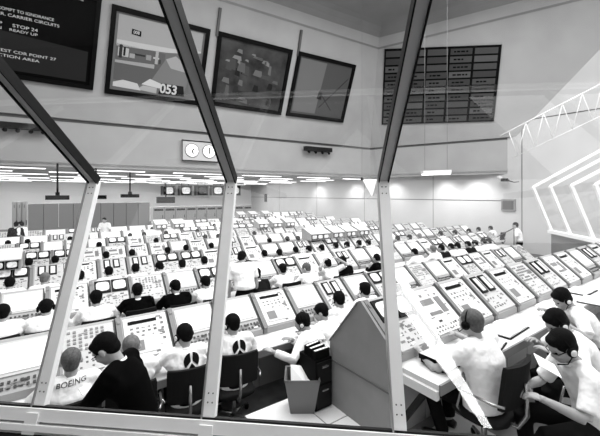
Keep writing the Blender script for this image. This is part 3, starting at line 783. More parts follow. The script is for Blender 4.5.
    for r_, h_ in ((.066, -.012), (.064, .028), (.069, .030), (.074, -.008)):
        for j in range(n):
            a = 2*PI*j/n; vs.append(nb + ax*(h_+ (.012 if math.sin(a) < 0 else -.012)) + x_*math.cos(a)*r_ + y_*math.sin(a)*r_)
    fs = [(i*n+j, i*n+(j+1) % n, ((i+1) % 4)*n+(j+1) % n, ((i+1) % 4)*n+j) for i in range(4) for j in range(n)]
    b.add(vs, fs, cm, True); res['collar'] = b.mesh('collar')
    # ---------- trousers
    b = MB()
    b.ell(hip+Vector((0, 0, -.03)), (.165, .135, .12), trou, nu=18, nv=10)
    for s in (-1, 1):
        b.tube([hip+Vector((s*.07, 0, -.04)), hj[s].lerp(kn[s], .3), hj[s].lerp(kn[s], .7), kn[s]], [.10, .094, .078, .070], trou, n=12)
        b.tube([kn[s], kn[s].lerp(an[s], .3), kn[s].lerp(an[s], .96)], [.070, .066, .058], trou, n=12)
    res['trousers'] = remesh(b, vx*1.3, 'trousers', 2)
    b = MB()
    for s in (-1, 1):
        a = an[s]; b.tube([a+Vector((0, -.06, -.045)), a+Vector((0, -.02, -.04)), a+Vector((0, .09, -.052)), a+Vector((s*.01, .19, -.062)), a+Vector((s*.01, .22, -.066))], [(.034, .036), (.040, .046), (.043, .036), (.040, .026), (.022, .018)], M_SHOE, n=12, up=(1, 0, 0))
    res['shoes'] = b.mesh('shoes')
    # ---------- headset
    if P.get('headset'):
        b = MB(); n = 16; pts = [hd(.092*math.sin(t), -.008, .030+.088*math.cos(t)) for t in [R(-100+200*i/n) for i in range(n+1)]]
        b.tube(pts, .007, M_BLACK, n=8)
        for s in (-1, 1):
            b.tube([hd(s*.080, -.004, -.008), hd(s*.088, -.004, -.008), hd(s*.104, -.004, -.008), hd(s*.112, -.004, -.008)], [.033, .038, .038, .026], M_BLACK, n=16)
            b.tube([hd(s*.110, -.004, -.008), hd(s*.118, -.004, -.008)], [.027, .022], P.get('cup', M_WHITE), n=16)
        s = P.get('mic', -1)
        b.tube([hd(s*.10, .01, -.03), hd(s*.085, .07, -.075), hd(s*.03, .115, -.075)], [.004, .004, .006], M_BLACK, n=6)
        res['headset'] = b.mesh('headset')
    if P.get('face'):
        b = MB()
        for s in (-1, 1): b.ell(hd(s*.031, .080, .004), (.013, .009, .006), M_BLACK, Q=RH)
        res['eyes'] = b.mesh('eyes')
    if P.get('glasses'):
        b = MB()
        for s in (-1, 1): b.tube([hd(s*.088, .0, .01), hd(s*.070, .085, .012), hd(s*.02, .100, .010)], .0035, M_BLACK, n=6)
        res['glasses'] = b.mesh('glasses')
    return res, hc
def make_person(P, loc, rz, label, group=None):
    res, hc = person_meshes(P)
    root = empty('person', loc, rz)
    for k, me in res.items(): link_mesh(k, me, root)
    tag(root, label, 'person', group); root['_h'] = 0
    del root['_h']
    return root
def decal(root, part, kind, z0, size, x0=0, name='back_emblem', txt=None, rotd=0, asp=1.0):
    """thin print laid over the back of the garment"""
    ob = [c for c in root.children if c.name.split('.')[0] == part][0]
    bvh = BVHTree.FromPolygons([v.co for v in ob.data.vertices], [p.vertices[:] for p in ob.data.polygons])
    mb = MB(); q = []
    def put(pts, faces, m):
        out = []
        for (u, v) in pts:
            cr, sr = math.cos(R(rotd)), math.sin(R(rotd)); X = x0+u*cr-v*sr; Z = z0+u*sr+v*cr
            hit = bvh.ray_cast(Vector((X, -1.2, Z)), Vector((0, 1, 0)))
            out.append((hit[0]+hit[1]*.004+Vector((0, -.006, 0))) if hit[0] is not None else Vector((X, -.2, Z)))
        mb.add(out, faces, m)
    if kind == 'disc':
        # three dark fields of a disc parted by a white three-armed fork
        def sector(a0, a1, g=.09):
            n = 10; mid = (a0+a1)/2; cx, cy = math.cos(R(mid))*g*1.3, math.sin(R(mid))*g*1.3
            rings = []
            for rr_ in (.02, .35, .7, 1.0):
                rings.append([((cx+(math.cos(R(a0+(a1-a0)*i/n))*rr_)*(1-g))*size, (cy+(math.sin(R(a0+(a1-a0)*i/n))*rr_)*(1-g))*size) for i in range(n+1)])
            pts = [p for r_ in rings for p in r_]; N = n+1
            put(pts, [(k*N+i, k*N+i+1, (k+1)*N+i+1, (k+1)*N+i) for k in range(3) for i in range(n)], M_BLACK)
        sector(94, 222); sector(-42, 86); sector(230, 310, .12)
    else:
        vs, fs = text_mesh(txt, size, .012*size)
        vs = [(v.x*asp+v.y*.22, v.y) for v in vs]
        put(vs, fs, M_BTN)
    o = mb.build(name, ob)
    return o

# ------------------------------------------------------------------ chairs
def make_chair():
    root = empty('office_chair'); f = MB()
    f.tube([(0, 0, .10), (0, 0, .40)], .025, M_CHROME, n=10); f.build('column', root)
    for k in range(4):
        a = PI/4+k*PI/2; d = Vector((math.cos(a), math.sin(a), 0)); f = MB()
        f.tube([Vector((0, 0, .12)), d*.15+Vector((0, 0, .11)), d*.30+Vector((0, 0, .075))], [.024, .02, .015], M_CHROME, n=8); l = f.build('leg', root)
        f = MB(); s_ = d.cross(Vector((0, 0, 1))); f.tube([d*.30-s_*.015+Vector((0, 0, .031)), d*.30+s_*.015+Vector((0, 0, .031))], .03, M_BLACK, n=12); f.build('caster', l)
    f = MB(); f.tube([(0, 0, .40), (0, 0, .42), (0, 0, .455), (0, 0, .465)], [.20, .235, .235, .20], M_CHAIR, n=24); 
    f.v = [(max(-.22, min(.22, x*1.15)), max(-.22, min(.22, y*1.15)), z) for x, y, z in f.v]; f.build('seat', root)
    f = MB(); N = 8; vs = []
    for z_ in (.60, .63, .80, .93, .96):
        for i in range(N+1):
            x = -.22+.44*i/N; inset = .02 if z_ in (.60, .96) else 0
            vs.append((x*(1-inset*2), -.26+.05*(x/.22)**2-(z_-.6)*.12, z_))
    K_ = len(vs); vs += [(x, y-.035, z_) for x, y, z_ in vs]
    fs = [(r_*(N+1)+i, r_*(N+1)+i+1, (r_+1)*(N+1)+i+1, (r_+1)*(N+1)+i) for r_ in range(4) for i in range(N)]
    fs += [tuple(K_+q for q in reversed(t)) for t in fs]
    rim = [i for i in range(N+1)]+[r_*(N+1)+N for r_ in range(1, 5)]+[4*(N+1)+i for i in range(N-1, -1, -1)]+[r_*(N+1) for r_ in range(3, 0, -1)]
    fs += [(rim[i], rim[(i+1) % len(rim)], rim[(i+1) % len(rim)]+K_, rim[i]+K_) for i in range(len(rim))]
    f.add(vs, fs, M_CHAIR, False); fixn(f.build('backrest', root))
    f = MB(); f.tube([(0, -.05, .40), (0, -.28, .42), (0, -.345, .55), (0, -.33, .80)], [.018, .018, .018, .015], M_CHROME, n=8); f.build('back_support', root)
    for s in (-1, 1):
        f = MB(); f.tube([(s*.2, .1, .43), (s*.26, .1, .50), (s*.27, .06, .66), (s*.27, -.20, .66), (s*.24, -.28, .66)], .012, M_CHROME, n=8); f.build('armrest', root)
    return root
CH = None
def chair(loc, rz, label, group=None):
    global CH
    if CH is None: CH = o = make_chair()
    else: o = copy_tree(CH)
    o.location = loc; o.rotation_euler = (0, 0, rz); tag(o, label, 'chair', group); return o

# ------------------------------------------------------------------ seating
def seat_person(px, py, bh, floor, label, chair_label=None, yaw=0, P=None, cgroup=None, adj=None):
    """head top at pixel (px, py) on row distance bh; the lean is solved from the head height"""
    P = dict(P or {}); top = at_b(px, py, bh); Z = top.z-floor
    best = None
    if 'lean' not in P:
        P['lean'] = max(3, min(48, math.degrees(math.acos(max(-1, min(1, (Z-.53-.17)/(.58)))))))
    L = R(P['lean']); tw = R(P.get('twist', 0))
    hc = Vector((0, math.sin(L)*.60+.08+P.get('curve', 0), 0))
    off = Matrix.Rotation(R(yaw), 3, 'Z') @ (Matrix.Rotation(tw, 3, 'Z') @ hc)
    loc = (top.x-off.x, bh-off.y, floor)
    o = make_person(P, loc, R(yaw), label)
    if chair_label: chair(loc, R(yaw), chair_label, cgroup)
    return o
B1, B2 = ROWB[1]-.78, ROWB[2]-.76
S = seat_person
J = dict(shirt=M_SUIT, long=True)
CG = 'dark swivel chairs at the front row'
# front floor row
o = S(71, 344, B1, 0, 'seated man in white shirt lettered across the back, at the left', 'dark swivel chair under the man with lettered shirt', P=dict(hair=M_HAIRB, lh=(-.25, .45, .84), rh=(.2, .45, .84)), cgroup=CG)
decal(o, 'shirt', 'txt', 1.01, .050, x0=.0, name='back_lettering', txt='BOEING', rotd=3, asp=1.3)
S(131, 329, B1, 0, 'grey-haired seated man in white shirt, half behind the standing man in a dark suit', 'dark swivel chair under the grey-haired man', P=dict(hair=M_HAIRG), cgroup=CG, yaw=-8)
o = S(185, 323, B1, 0, 'seated man in white shirt with dark disc emblem, leaning left, left of the bright mullion', 'dark swivel chair left of the bright mullion', yaw=-10, P=dict(hair=M_HAIR, headset=True, hyaw=30, lh=(-.42, .42, .88), rh=(-.05, .45, .86), long=True, twist=0, hpitch=12), cgroup=CG)
decal(o, 'shirt', 'disc', .93, .082, x0=.045)
o = S(232, 313, B1, 0, 'seated man with dark disc emblem on his white shirt, right of the bright mullion', 'dark swivel chair with open back, right of the bright mullion', yaw=-12, P=dict(hair=M_HAIR, headset=True, hyaw=34, lh=(-.35, .45, .86), rh=(.2, .46, .84), long=True), cgroup=CG)
decal(o, 'shirt', 'disc', .93, .082, x0=.045)
o = S(301, 314, 3.74, 0, 'seated man in white shirt stretching his left arm along the desk', 'dark swivel chair under the man reaching left', yaw=25, P=dict(hair=M_HAIR, headset=True, hyaw=25, lh=(-.55, .45, .86), rh=(-.1, .46, .84), long=True, lean=30), cgroup=CG)
decal(o, 'shirt', 'txt', .88, .045, x0=.02, name='back_lettering', txt='BOEING CO', rotd=-8)
o = S(320, 305, 3.80, 0, 'seated man in white shirt beside the grey end panel, head turned left', 'dark swivel chair next to the black pedestal', yaw=15, P=dict(hair=M_HAIR, hyaw=35, lh=(-.3, .40, .84), rh=(.15, .46, .84), face=True, lean=22), cgroup=CG)
decal(o, 'shirt', 'txt', .88, .04, x0=.03, name='back_lettering', txt='BOEING CO', rotd=-6)
S(338, 291, B1, 0, 'seated man in white shirt with headset, behind the peak of the end panel', 'dark swivel chair behind the end panel', P=dict(hair=M_HAIR, headset=True), cgroup=CG)
S(364, 282.5, B1+.12, 0, 'seated man in white shirt with a headset, just left of the right mullion', 'dark swivel chair hidden by the raised row', P=dict(hair=M_HAIR, headset=True, style='full'), cgroup=CG)
S(395, 281, B1+.1, 0, 'seated dark-haired man half hidden by the right mullion', None, P=dict(hair=M_HAIR, near=False))
# standing man in dark suit at the left, bending over
z = 2.78; hp = W((101-HX)/F*z, 0, z); 
o = make_person(dict(stand=True, shirt=M_SUIT, long=True, hair=M_HAIR, style='thin', lean=15, hpitch=32, hyaw=8, curve=.05, face=True, glasses=True, lh=(-.12, .52, .95), rh=(.12, .50, .93), bulk=1.0, curl=.7), (hp.x+.26, hp.y-.17, 0), R(56), 'standing balding man in dark suit bending over the lettered shirt at left')
# second floor row
for px, py, lab, pp in ((3, 303, 'dark-haired man in white shirt cut by the left frame edge, second row', {}),
        (46, 298, 'man in white shirt before the pair of bright television tubes at left', dict(headset=True)),
        (96, 290, 'man in white shirt seated right of the slanted left mullion, second row', dict(style='full')),
        (137, 283, 'seated man in dark suit, left one of the two in suits', J),
        (175, 279, 'seated man in dark suit with face turned left, right one of the two', dict(shirt=M_SUIT, long=True, hyaw=30, headset=True, mic=-1)),
        (205, 275, 'man in white shirt left of the bright mullion, second row', dict(hyaw=25, headset=True)),
        (256, 268, 'person in dark top seated right beside the standing man in white', dict(shirt=M_SUIT2, face=True, style='full')),
        (282, 263, 'man in white shirt with broad back, second row, right of the dark top', dict(bulk=1.1)),
        (306, 262, 'man in white shirt with cropped head bent left, second row', dict(hyaw=30, hair=M_HAIRB)),
        (327, 258, 'man in white shirt with elbows raised beside his head, second row', dict(lh=(-.2, .1, 1.25), rh=(.2, .1, 1.25))),
        (342, 256, 'person in dark top with white headset cup, left of the right mullion', dict(shirt=M_SUIT, headset=True, style='full')),
        (376, 253, 'man in dark jacket partly covered by the right mullion, second row', J)):
    pp = dict(pp); pp.setdefault('hair', M_HAIR)
    S(px, py, B2, 0, lab, 'dark swivel chair hidden behind the front row consoles', P=pp, cgroup='swivel chairs hidden by the front row')
# standing man in white, centre
z = at_b(240, 254, 6.25); 
make_person(dict(stand=True, hair=M_HAIR, lean=20, hpitch=16, hyaw=-35, shirt=M_SHIRT, bulk=1.22), (z.x-.05, 5.93, 0), R(-10), 'standing man in white shirt and dark trousers, right of the bright mullion')

# raised near row, right
BP0 = dict(hair=M_HAIRB, sleeve=.85)
o = S(470, 309, 1.69, PH, 'seated crop-haired man in white shirt on the raised row, back to the glass', 'dark swivel chair under the crop-haired man on the platform', yaw=0, P=dict(hair=M_HAIRB, bulk=1.32, lh=(-.30, .46, .86), rh=(.34, .46, .86), headset=True, cup=M_BLACK), cgroup='swivel chairs on the platform')
S(561, 282, 1.62, PH, 'man with headset in white shirt, farthest right of three in a huddle', 'dark swivel chair of the farthest man in the huddle', yaw=30, P=dict(hair=M_HAIR, style='full', headset=True, hyaw=22, hpitch=20, face=True, lh=(-.35, .42, .86), lean=30), cgroup='swivel chairs on the platform')
S(556, 303, 1.33, PH, 'man with headset in white shirt, middle of three in a huddle', 'dark swivel chair of the middle man in the huddle', yaw=38, P=dict(hair=M_HAIR, style='full', headset=True, hyaw=15, hpitch=24, face=True, lh=(-.30, .48, .88), rh=(.1, .5, .84), lean=26), cgroup='swivel chairs on the platform')
S(563, 322, 1.04, PH, 'man in short-sleeved white shirt nearest the glass, holding white papers', 'black swivel chair nearest the glass at right', yaw=48, P=dict(hair=M_HAIR, style='full', headset=True, hyaw=8, hpitch=24, face=True, glasses=True, lh=(-.16, .46, .78), rh=(.10, .44, .74), lean=14, sleeve=.85, curl=.8), cgroup='swivel chairs on the platform')

# ------------------------------------------------------------------ distant operators, drawn from a few bodies
def proto_person(P):
    res, hc = person_meshes(dict(P, near=False, vox=.024)); return res
PT = [dict(hair=M_HAIR, lean=26), dict(hair=M_HAIR, lean=30, hyaw=25, headset=True), dict(hair=M_HAIRG, lean=22, hyaw=-20), dict(hair=M_HAIR, lean=27, shirt=M_SUIT2, long=True), dict(hair=M_HAIR, lean=34, style='full')]
PRES = [proto_person(p) for p in PT]
def far_person(k, loc, rz, label, group):
    root = empty('person', loc, rz)
    for n, me in PRES[k].items(): link_mesh(n, me, root)
    tag(root, label, 'person', group)
FL = {0: 'dark-haired operator in white shirt', 1: 'operator in white shirt wearing a headset', 2: 'grey-haired operator in white shirt', 3: 'operator in dark jacket', 4: 'bent-over operator with full dark hair'}
used = {}
def seat_far(px, py, r, k):
    b = ROWB[r]-.82; x = a_of(px, b); off = .34
    x = min(max(x, lastx.get(r, -99)+.52), 17.2); lastx[r] = x
    far = (r >= 3)
    place = []
    cnt = used.get(r, 0); used[r] = cnt+1
    # name a landmark by screen region
    lm = 'left of the slanted mullion' if px < 75 else 'between the slanted and the bright mullion' if px < 225 else 'between the bright and the right mullion' if px < 385 else 'right of the right mullion'
    seatno = ORD[cnt]
    lab = '%s, %s seated from the left in the %s' % (FL[k], seatno, ROWN[r].replace('floor ', ''))
    far_person(k, (x, b-off, 0), 0, lab, 'operators in the %s' % ROWN[r])
    chair((x, b-off, 0), 0, 'dark swivel chair hidden behind the consoles under a distant operator', 'swivel chairs hidden in the rear rows')
FP = [(10,3,0),(38,3,2),(80,3,4),(107,3,0),(135,3,0),(157,3,1),(168,3,4),(180,3,0),(199,3,0),(208,3,3),(264,3,0),(271,3,4),(282,3,0),(298,3,1),(308,3,4),(319,3,0),(330,3,1),(337,3,3),(348,3,4),(397,3,0),(409,3,0),(418,3,2),(29,4,3),(47,4,0),(66,4,4),(106,4,0),(132,4,3),(168,4,4),(181,4,0),(211,4,0),(230,4,3),(269,4,0),(287,4,0),(293,4,4),(367,4,0),(440,3,0),(456,3,4),(469,3,1),(478,3,0),(490,3,0),(501,3,0),
 (77,5,0),(99,5,0),(156,5,0),(205,5,0),(215,5,3),(254,5,0),(70,6,0),(130,6,3),(134,6,0),(166,6,0),(197,6,0),(152,7,0),(183,7,0),(214,7,0),(306,5,0),(8,6,3),(24,6,0),(232,6,0)]
lastx = {}
for px, r, k in sorted(FP, key=lambda t: (t[1], t[0])): seat_far(px, 0, r, k)
# crowd in the second row on the right
cx = -99
for i, (px, k, lab) in enumerate(((414, 0, 'dark-haired operator alone right of the mullion, second row'), (431, 2, 'grey-haired operator left of the dark jackets in the right crowd'), (441, 3, 'operator in dark jacket in the right crowd, second row'), (447, 0, 'white-shirted operator between dark heads in the right crowd'), (453, 4, 'bent-over dark-haired operator in the right crowd'), (461, 3, 'dark-jacketed operator right of centre in the right crowd'), (468, 1, 'operator with headset in the right crowd, second row'), (478, 0, 'dark-haired operator near the right end of the crowd'), (489, 4, 'bent operator at the right end of the second row'))):
    b = ROWB[2]-.8; cx = max(a_of(px, b), cx+.5); far_person(k, (cx, b-.34, 0), 0, lab, 'operators crowded in the second row, right')
    chair((cx, b-.34, 0), 0, 'dark swivel chair hidden behind the front row consoles', 'swivel chairs hidden by the front row')
for px, b, lab, sh_, rz in ((105.5, 18.0, 'man in white shirt standing far back before the grey cabinets', M_SHIRT, 150), (24, 17.3, 'man in white shirt standing at the left end of the cabinet block', M_SHIRT, 60), (15, 17.2, 'person in dark clothes standing far left before the pale racks', M_SUIT2, -20), (519, 5.9, 'dark-haired man standing at the end of the front row, right', M_SHIRT, 20)):
    q = a_of(px, b); make_person(dict(stand=True, near=False, shirt=sh_, hair=M_HAIR, lean=5, long=sh_ is M_SUIT2), (q, b, 0), R(rz), lab)
# ================================================================== SMALL THINGS NEAR THE GLASS
# wastebasket
bp = Vector((0, 0, 0)); q = on_plane(309, 416, Vector((0, 0, PH)), Vector((0, 0, 1)))
q = q + Vector((0, .10, 0))
root = empty('wastebasket', (q.x+.02, q.y+.05, PH+.006), R(-35)); f = MB()
a, b, h = .125, .185, .37
def ringsq(s, z): return [(-s, -s*.85, z), (s, -s*.85, z), (s, s*.85, z), (-s, s*.85, z)]
v = ringsq(a, 0)+ringsq(b, h)+ringsq(b-.012, h)+ringsq(a-.01, .012)
f.add(v, [(3, 2, 1, 0)]+[(i, (i+1) % 4, 4+(i+1) % 4, 4+i) for i in range(4)]+[(4+i, 4+(i+1) % 4, 8+(i+1) % 4, 8+i) for i in range(4)]+[(8+i, 8+(i+1) % 4, 12+(i+1) % 4, 12+i) for i in range(4)]+[(12, 13, 14, 15)], M_BIN); f.build('bin_body', root)
f = MB(); f.tube([Vector(p)+Vector((0, 0, 0)) for p in ringsq(b, h)+ringsq(b, h)[:1]], .009, M_BIN, n=6); f.build('rim', root)
tag(root, 'square tapered grey wastebasket on the white tiles', 'wastebasket')
f = MB(); f.add([(-.12, -.05, .24), (.06, -.10, .27), (.10, .08, .30), (-.02, .12, .40), (-.13, .10, .42)], [(0, 1, 2, 3, 4)], M_PAPER); f.add([(-.05, -.1, .22), (.1, -.1, .25), (.12, .02, .33), (.0, .03, .28)], [(0, 1, 2, 3)], M_PAPER)
o = f.build('waste_paper', loc=root.location, rz=R(-35)); tag(o, 'crumpled white paper sticking out of the wastebasket', 'paper')
md = o.modifiers.new('s', 'SOLIDIFY'); md.thickness = .004
# black pedestal with binders, left of the end panel
q = on_plane(320, 404, Vector((0, 0, 0)), Vector((0, 0, 1)))
root = empty('pedestal_cabinet', (2.36, 2.90, PH)); f = MB(); f.box(-.11, .11, 0, .30, .02, .55, M_BLACK); f.build('body', root)
for k in range(2):
    f = MB(); f.box(-.10, .10, -.012, 0, .05+.25*k, .28+.25*k, M_DARKM); d = f.build('drawer', root); f = MB(); f.box(-.04, .04, -.03, -.012, .22+.25*k, .235+.25*k, M_CHROME); f.build('handle', d)
tag(root, 'black pedestal cabinet standing left of the grey end panel', 'cabinet')
for k in range(3):
    o = MB(); o.box(-.10, .10, -.03, .03, 0, .09, M_BLACK); o.box(-.09, .09, -.012, .012, .012, .093, M_PAPER)
    tag(o.build('ring_binder', loc=(2.36+.005*k, 2.95+.085*k, PH+.55), rz=R(4*k)), ['black binder on the pedestal, nearest the glass', 'black binder on the pedestal, middle of three', 'black binder on the pedestal, farthest of three'][k], 'binder', 'black binders on the pedestal cabinet')
# binders stacked on the desk end of the raised row
dz = PH+.785
for k in range(2):
    root = empty('desk_binder', (2.90-.02*k, 1.83+.015*k, dz+.047*k), R(-6+7*k))
    f = MB(); f.box(-.16, .20, -.12, .12, 0, .004, M_BLACK); f.box(-.16, .20, -.12, .12, .038, .042, M_WHITE if k else M_BLACK); f.box(-.165, -.155, -.12, .12, 0, .042, M_BLACK); f.build('cover', root)
    f = MB(); f.box(-.15, .19, -.112, .112, .004, .038, M_PAPER); f.build('pages', root)
    tag(root, ['lower thick binder at the left end of the raised desk', 'upper white binder at the left end of the raised desk'][k], 'binder', 'binders at the desk end')
def sheet(px, py, zt, w, h, rz, label, m=None, t=.006, name='paper_sheet', cat='paper', group=None):
    q = on_plane(px, py, Vector((0, 0, zt)), Vector((0, 0, 1)))
    f = MB(); f.box(-w/2, w/2, -h/2, h/2, 0, t, m or M_PAPER); tag(f.build(name, loc=(q.x, q.y, zt), rz=R(rz)), label, cat, group); return q
def open_book(px, py, zt, rz, label, s=1.0):
    q = on_plane(px, py, Vector((0, 0, zt)), Vector((0, 0, 1)))
    root = empty('open_binder', (q.x, q.y, zt), R(rz)); f = MB(); f.box(-.27*s, .27*s, -.16*s, .16*s, 0, .006, M_BLACK); f.build('cover', root)
    for k in (-1, 1):
        f = MB(); f.prism([(.01*k*s, .006), (.25*k*s, .006), (.25*k*s, .018), (.13*k*s, .032), (.02*k*s, .024)], -.145*s, .145*s, M_PAPER, M=Matrix.Rotation(R(90), 4, 'Z')); fixn(f.build('page_block', root))
    tag(root, label, 'binder')
open_book(505, 329, dz, 3, 'open binder beside the crop-haired man on the raised desk')
open_book(488, 346, dz, 12, 'open paper book under the crop-haired man\'s right arm', .8)
open_book(580, 291, dz, 0, 'open binder behind the huddle on the raised desk')
open_book(593, 301, dz, 5, 'open binder at the right frame edge on the raised desk', .9)
sheet(548, 305, dz, .4, .24, 10, 'white sheet on the desk left of the middle huddle man')
sheet(25, 386, .785, .30, .24, 10, 'loose white sheet at the far left desk')
f = MB(); q = on_plane(36, 384, Vector((0, 0, .785)), Vector((0, 0, 1))); f.box(-.11, .11, -.10, .10, 0, .04, M_BLACK); f.box(-.05, .05, -.07, .07, .04, .044, M_PAPER); tag(f.build('desk_box', loc=q, rz=R(5)), 'black box with white card on the far left desk', 'box')
sheet(160, 350, .785, .30, .22, -10, 'white sheet left of the emblem man at the mullion')
sheet(122, 352, .785, .3, .2, 8, 'white sheet beside the grey-haired man')
sheet(272, 327, .785, .34, .2, 5, 'long white sheet under the outstretched arm')
# papers held by the nearest man and by the suited man
h = W((547-HX)/F*2.45, (HY-365)/F*2.45, 2.45); f = MB(); f.box(-.10, .10, -.07, .07, -.002, .002, M_PAPER, Matrix.Rotation(R(25), 4, 'X')); tag(f.build('held_paper', loc=h, rz=R(30)), 'white papers in the hands of the man nearest the glass', 'paper')
h = W((86-HX)/F*3.0, (HY-389)/F*3.0, 3.0); f = MB(); f.box(-.05, .05, -.035, .035, -.003, .003, M_PAPER, Matrix.Rotation(R(40), 4, 'X')); tag(f.build('held_paper', loc=h, rz=R(30)), 'small white paper held by the man in the dark suit', 'paper')
# drinking flask / small wall things
root = empty('wall_camera', at_a(505, 180, AW-.35)); f = MB(); f.tube([(0, 0, 0), (.35, 0, .0)], .04, M_DARKM, n=8); f.build('bracket', root)
f = MB(); f.obox((-.05, 0, 0), (.08, 0, 0), (0, .14, 0), (0, 0, .07), M_DARKM); f.build('camera_body', root)
f = MB(); f.tube([(-.05, .12, .05), (-.05, .30, .16)], [.11, .09], M_WHITE, n=12); f.build('lens_shade', root)
f = MB(); f.tube([(-.02, -.12, -.02), (.0, -.4, -.12), (.05, -.6, -.1)], [.03, .02, .015], M_DARKM, n=8); f.build('cable_arm', root)
tag(root, 'small camera with white shade on the right wall', 'camera')
f = MB(); f.box(-.1, 0, -.32, .32, -.28, .28, M_CABS); f.box(-.12, -.1, -.24, .24, -.20, .20, M_LINE); tag(f.build('wall_speaker', loc=at_a(509, 205, AW)), 'square grey loudspeaker low on the right wall', 'speaker')
f = MB(); f.box(-.08, 0, -.22, .22, -.4, .4, M_LINE); tag(f.build('wall_box', loc=at_a(266, 198, AW)), 'narrow dark box on the right wall near the far corner', 'wall box')
# white triangle built for a reflection in the glass, with an added cord
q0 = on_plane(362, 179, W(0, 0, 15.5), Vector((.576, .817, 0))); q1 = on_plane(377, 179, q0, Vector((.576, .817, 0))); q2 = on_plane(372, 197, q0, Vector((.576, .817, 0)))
fw = Vector((.576, .817, 0))*.015; root = empty('reflection_triangle', q0); f = MB()
f.add([q0-q0-fw, q1-q0-fw, q2-q0-fw, fw.copy(), q1-q0+fw, q2-q0+fw], [(0, 1, 2), (5, 4, 3), (0, 3, 4, 1), (1, 4, 5, 2), (2, 5, 3, 0)], mat(.93, .7, name='reflection_white')); fixn(f.build('triangle', root))
f = MB(); f.ell((0, 0, 0), .07, M_BLACK); f.build('dark_tip', root); f = MB(); f.tube([(0, 0, 0), (0, 0, ZH-q0.z)], .004, M_CABD, n=5); f.build('added_cord', root)
tag(root, 'white triangle standing in for a reflection, just left of the right mullion', 'reflection_triangle')
# pale lattice truss before the right wall
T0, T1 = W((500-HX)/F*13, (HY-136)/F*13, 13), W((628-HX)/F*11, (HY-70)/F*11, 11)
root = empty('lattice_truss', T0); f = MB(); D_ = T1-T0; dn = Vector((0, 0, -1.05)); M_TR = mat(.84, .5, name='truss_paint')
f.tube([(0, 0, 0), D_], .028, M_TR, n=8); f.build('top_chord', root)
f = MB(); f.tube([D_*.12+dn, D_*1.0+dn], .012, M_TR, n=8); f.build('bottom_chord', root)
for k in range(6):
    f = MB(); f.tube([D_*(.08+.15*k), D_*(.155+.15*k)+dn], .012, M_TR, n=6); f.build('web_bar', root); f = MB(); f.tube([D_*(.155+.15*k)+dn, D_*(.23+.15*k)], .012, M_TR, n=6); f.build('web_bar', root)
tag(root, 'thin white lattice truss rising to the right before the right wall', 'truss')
# hand rail at the platform end
root = empty('hand_rail', (0, 0, 0)); p = [on_plane(x, y, Vector((AW-2, 0, 0)), Vector((1, 0, 0))) for x, y in ((491, 247), (491, 240), (514, 228), (514, 246))]
f = MB(); f.tube([p[0], p[1]], .02, M_LINE, n=8); f.tube([p[3], p[2]], .02, M_LINE, n=8); f.build('post', root); f = MB(); f.tube([p[1], p[2]], .022, M_LINE, n=8); f.build('rail', root)
tag(root, 'thin sloping hand rail before the right wall', 'rail')

# ================================================================== WINDOW
RG = W(.518, .087, 2.16); WD = (W(1, 0, -.105)-W(0, 0, 0)).normalized()
RG0 = O + Vector((0, 0, .087)) + (W(.518, 0, 2.16)-O)
def ridge(px):          # point of the ridge line seen at column px
    xc0, z0 = .518, 2.16; t = (px-HX)/F
    s = (t*z0-xc0)/(1+.105*t); return W(xc0+s, .087, z0-.105*s)
LO = W(-.021, -1, -.363)-W(0, 0, 0); LO.z = -1       # down along the lower panes
UP = W(-.098, 1, -1.35)-W(0, 0, 0); UP.z = 1
nL = WD.cross(LO).normalized(); nL = nL if nL.dot(ray(300, 194)) < 0 else -nL
nU = WD.cross(UP).normalized(); nU = nU if nU.dot(ray(300, 194)) < 0 else -nU
TLO, TUP = 1.265, 1.15
wr_ = empty('window_1', ridge(232)); base = wr_.location.copy(); struct(wr_, 'slanted glass front of the viewing room')
mull = [-330, -60, 95, 232, 383, 660, 900]
def fin(mb, name, par): mb.v = [tuple(Vector(v)-base) for v in mb.v]; o = mb.build(name, par); fixn(o); return o
for px in mull:
    r_ = ridge(px); w = .062
    f = MB(); f.obox(r_+LO*TLO/2+nL*.0, WD*w/2, nL*.02, LO*TLO/2, M_ALU)
    f.obox(r_+LO*TLO/2+nL*.0-WD*(w/2+.004), WD*.004, nL*.03, LO*TLO/2, M_ALUD)
    for t_ in (.05, .09, TLO-.12, TLO-.08):
        for s_ in (-.012, .012): f.ell(r_+LO*t_+nL*.021+WD*s_, .004, M_DARKM, nu=6, nv=4)
    m_ = fin(f, 'lower_mullion', wr_)
    f = MB(); f.obox(r_+UP*TUP/2, WD*w*.42, nU*.018, UP*TUP/2, mat(.86, .45, name='upper_mullion_face'))
    for s_ in (-1, 1): f.obox(r_+UP*TUP/2+WD*s_*w*.46, WD*.0035, nU*.03, UP*TUP/2, M_DARKM)
    fin(f, 'upper_mullion', wr_)
for i in range(len(mull)-1):
    a, b = ridge(mull[i]), ridge(mull[i+1])
    for D, T_, nm in ((LO, TLO, 'lower_pane'), (UP, TUP, 'upper_pane')):
        f = MB(); f.add([a, b, b+D*T_, a+D*T_], [(0, 1, 2, 3)], M_GLASS); f.v = [tuple(Vector(v)-base) for v in f.v]; f.build(nm, wr_)
A_, B_ = ridge(mull[0])+LO*TLO, ridge(mull[-1])+LO*TLO
f = MB(); mdl = (A_+B_)/2; hl = (B_-A_)/2
f.obox(mdl+LO*.02+nL*.015, hl, nL*.03, LO*.028, M_ALU)
f.obox(mdl+LO*.054+nL*.005, hl, nL*.02, LO*.008, M_ALUD)
f.obox(mdl+LO*.075+nL*.025, hl, nL*.03, LO*.014, M_ALU)
f.obox(mdl-LO*.012+nL*.008, hl, nL*.02, LO*.005, M_DARKM)
for px in mull:
    c_ = ridge(px)+LO*(TLO+.06); f.obox(c_+nL*.04, WD*.035, nL*.012, LO*.05, M_ALU)
fin(f, 'window_sill', wr_)
f = MB(); 
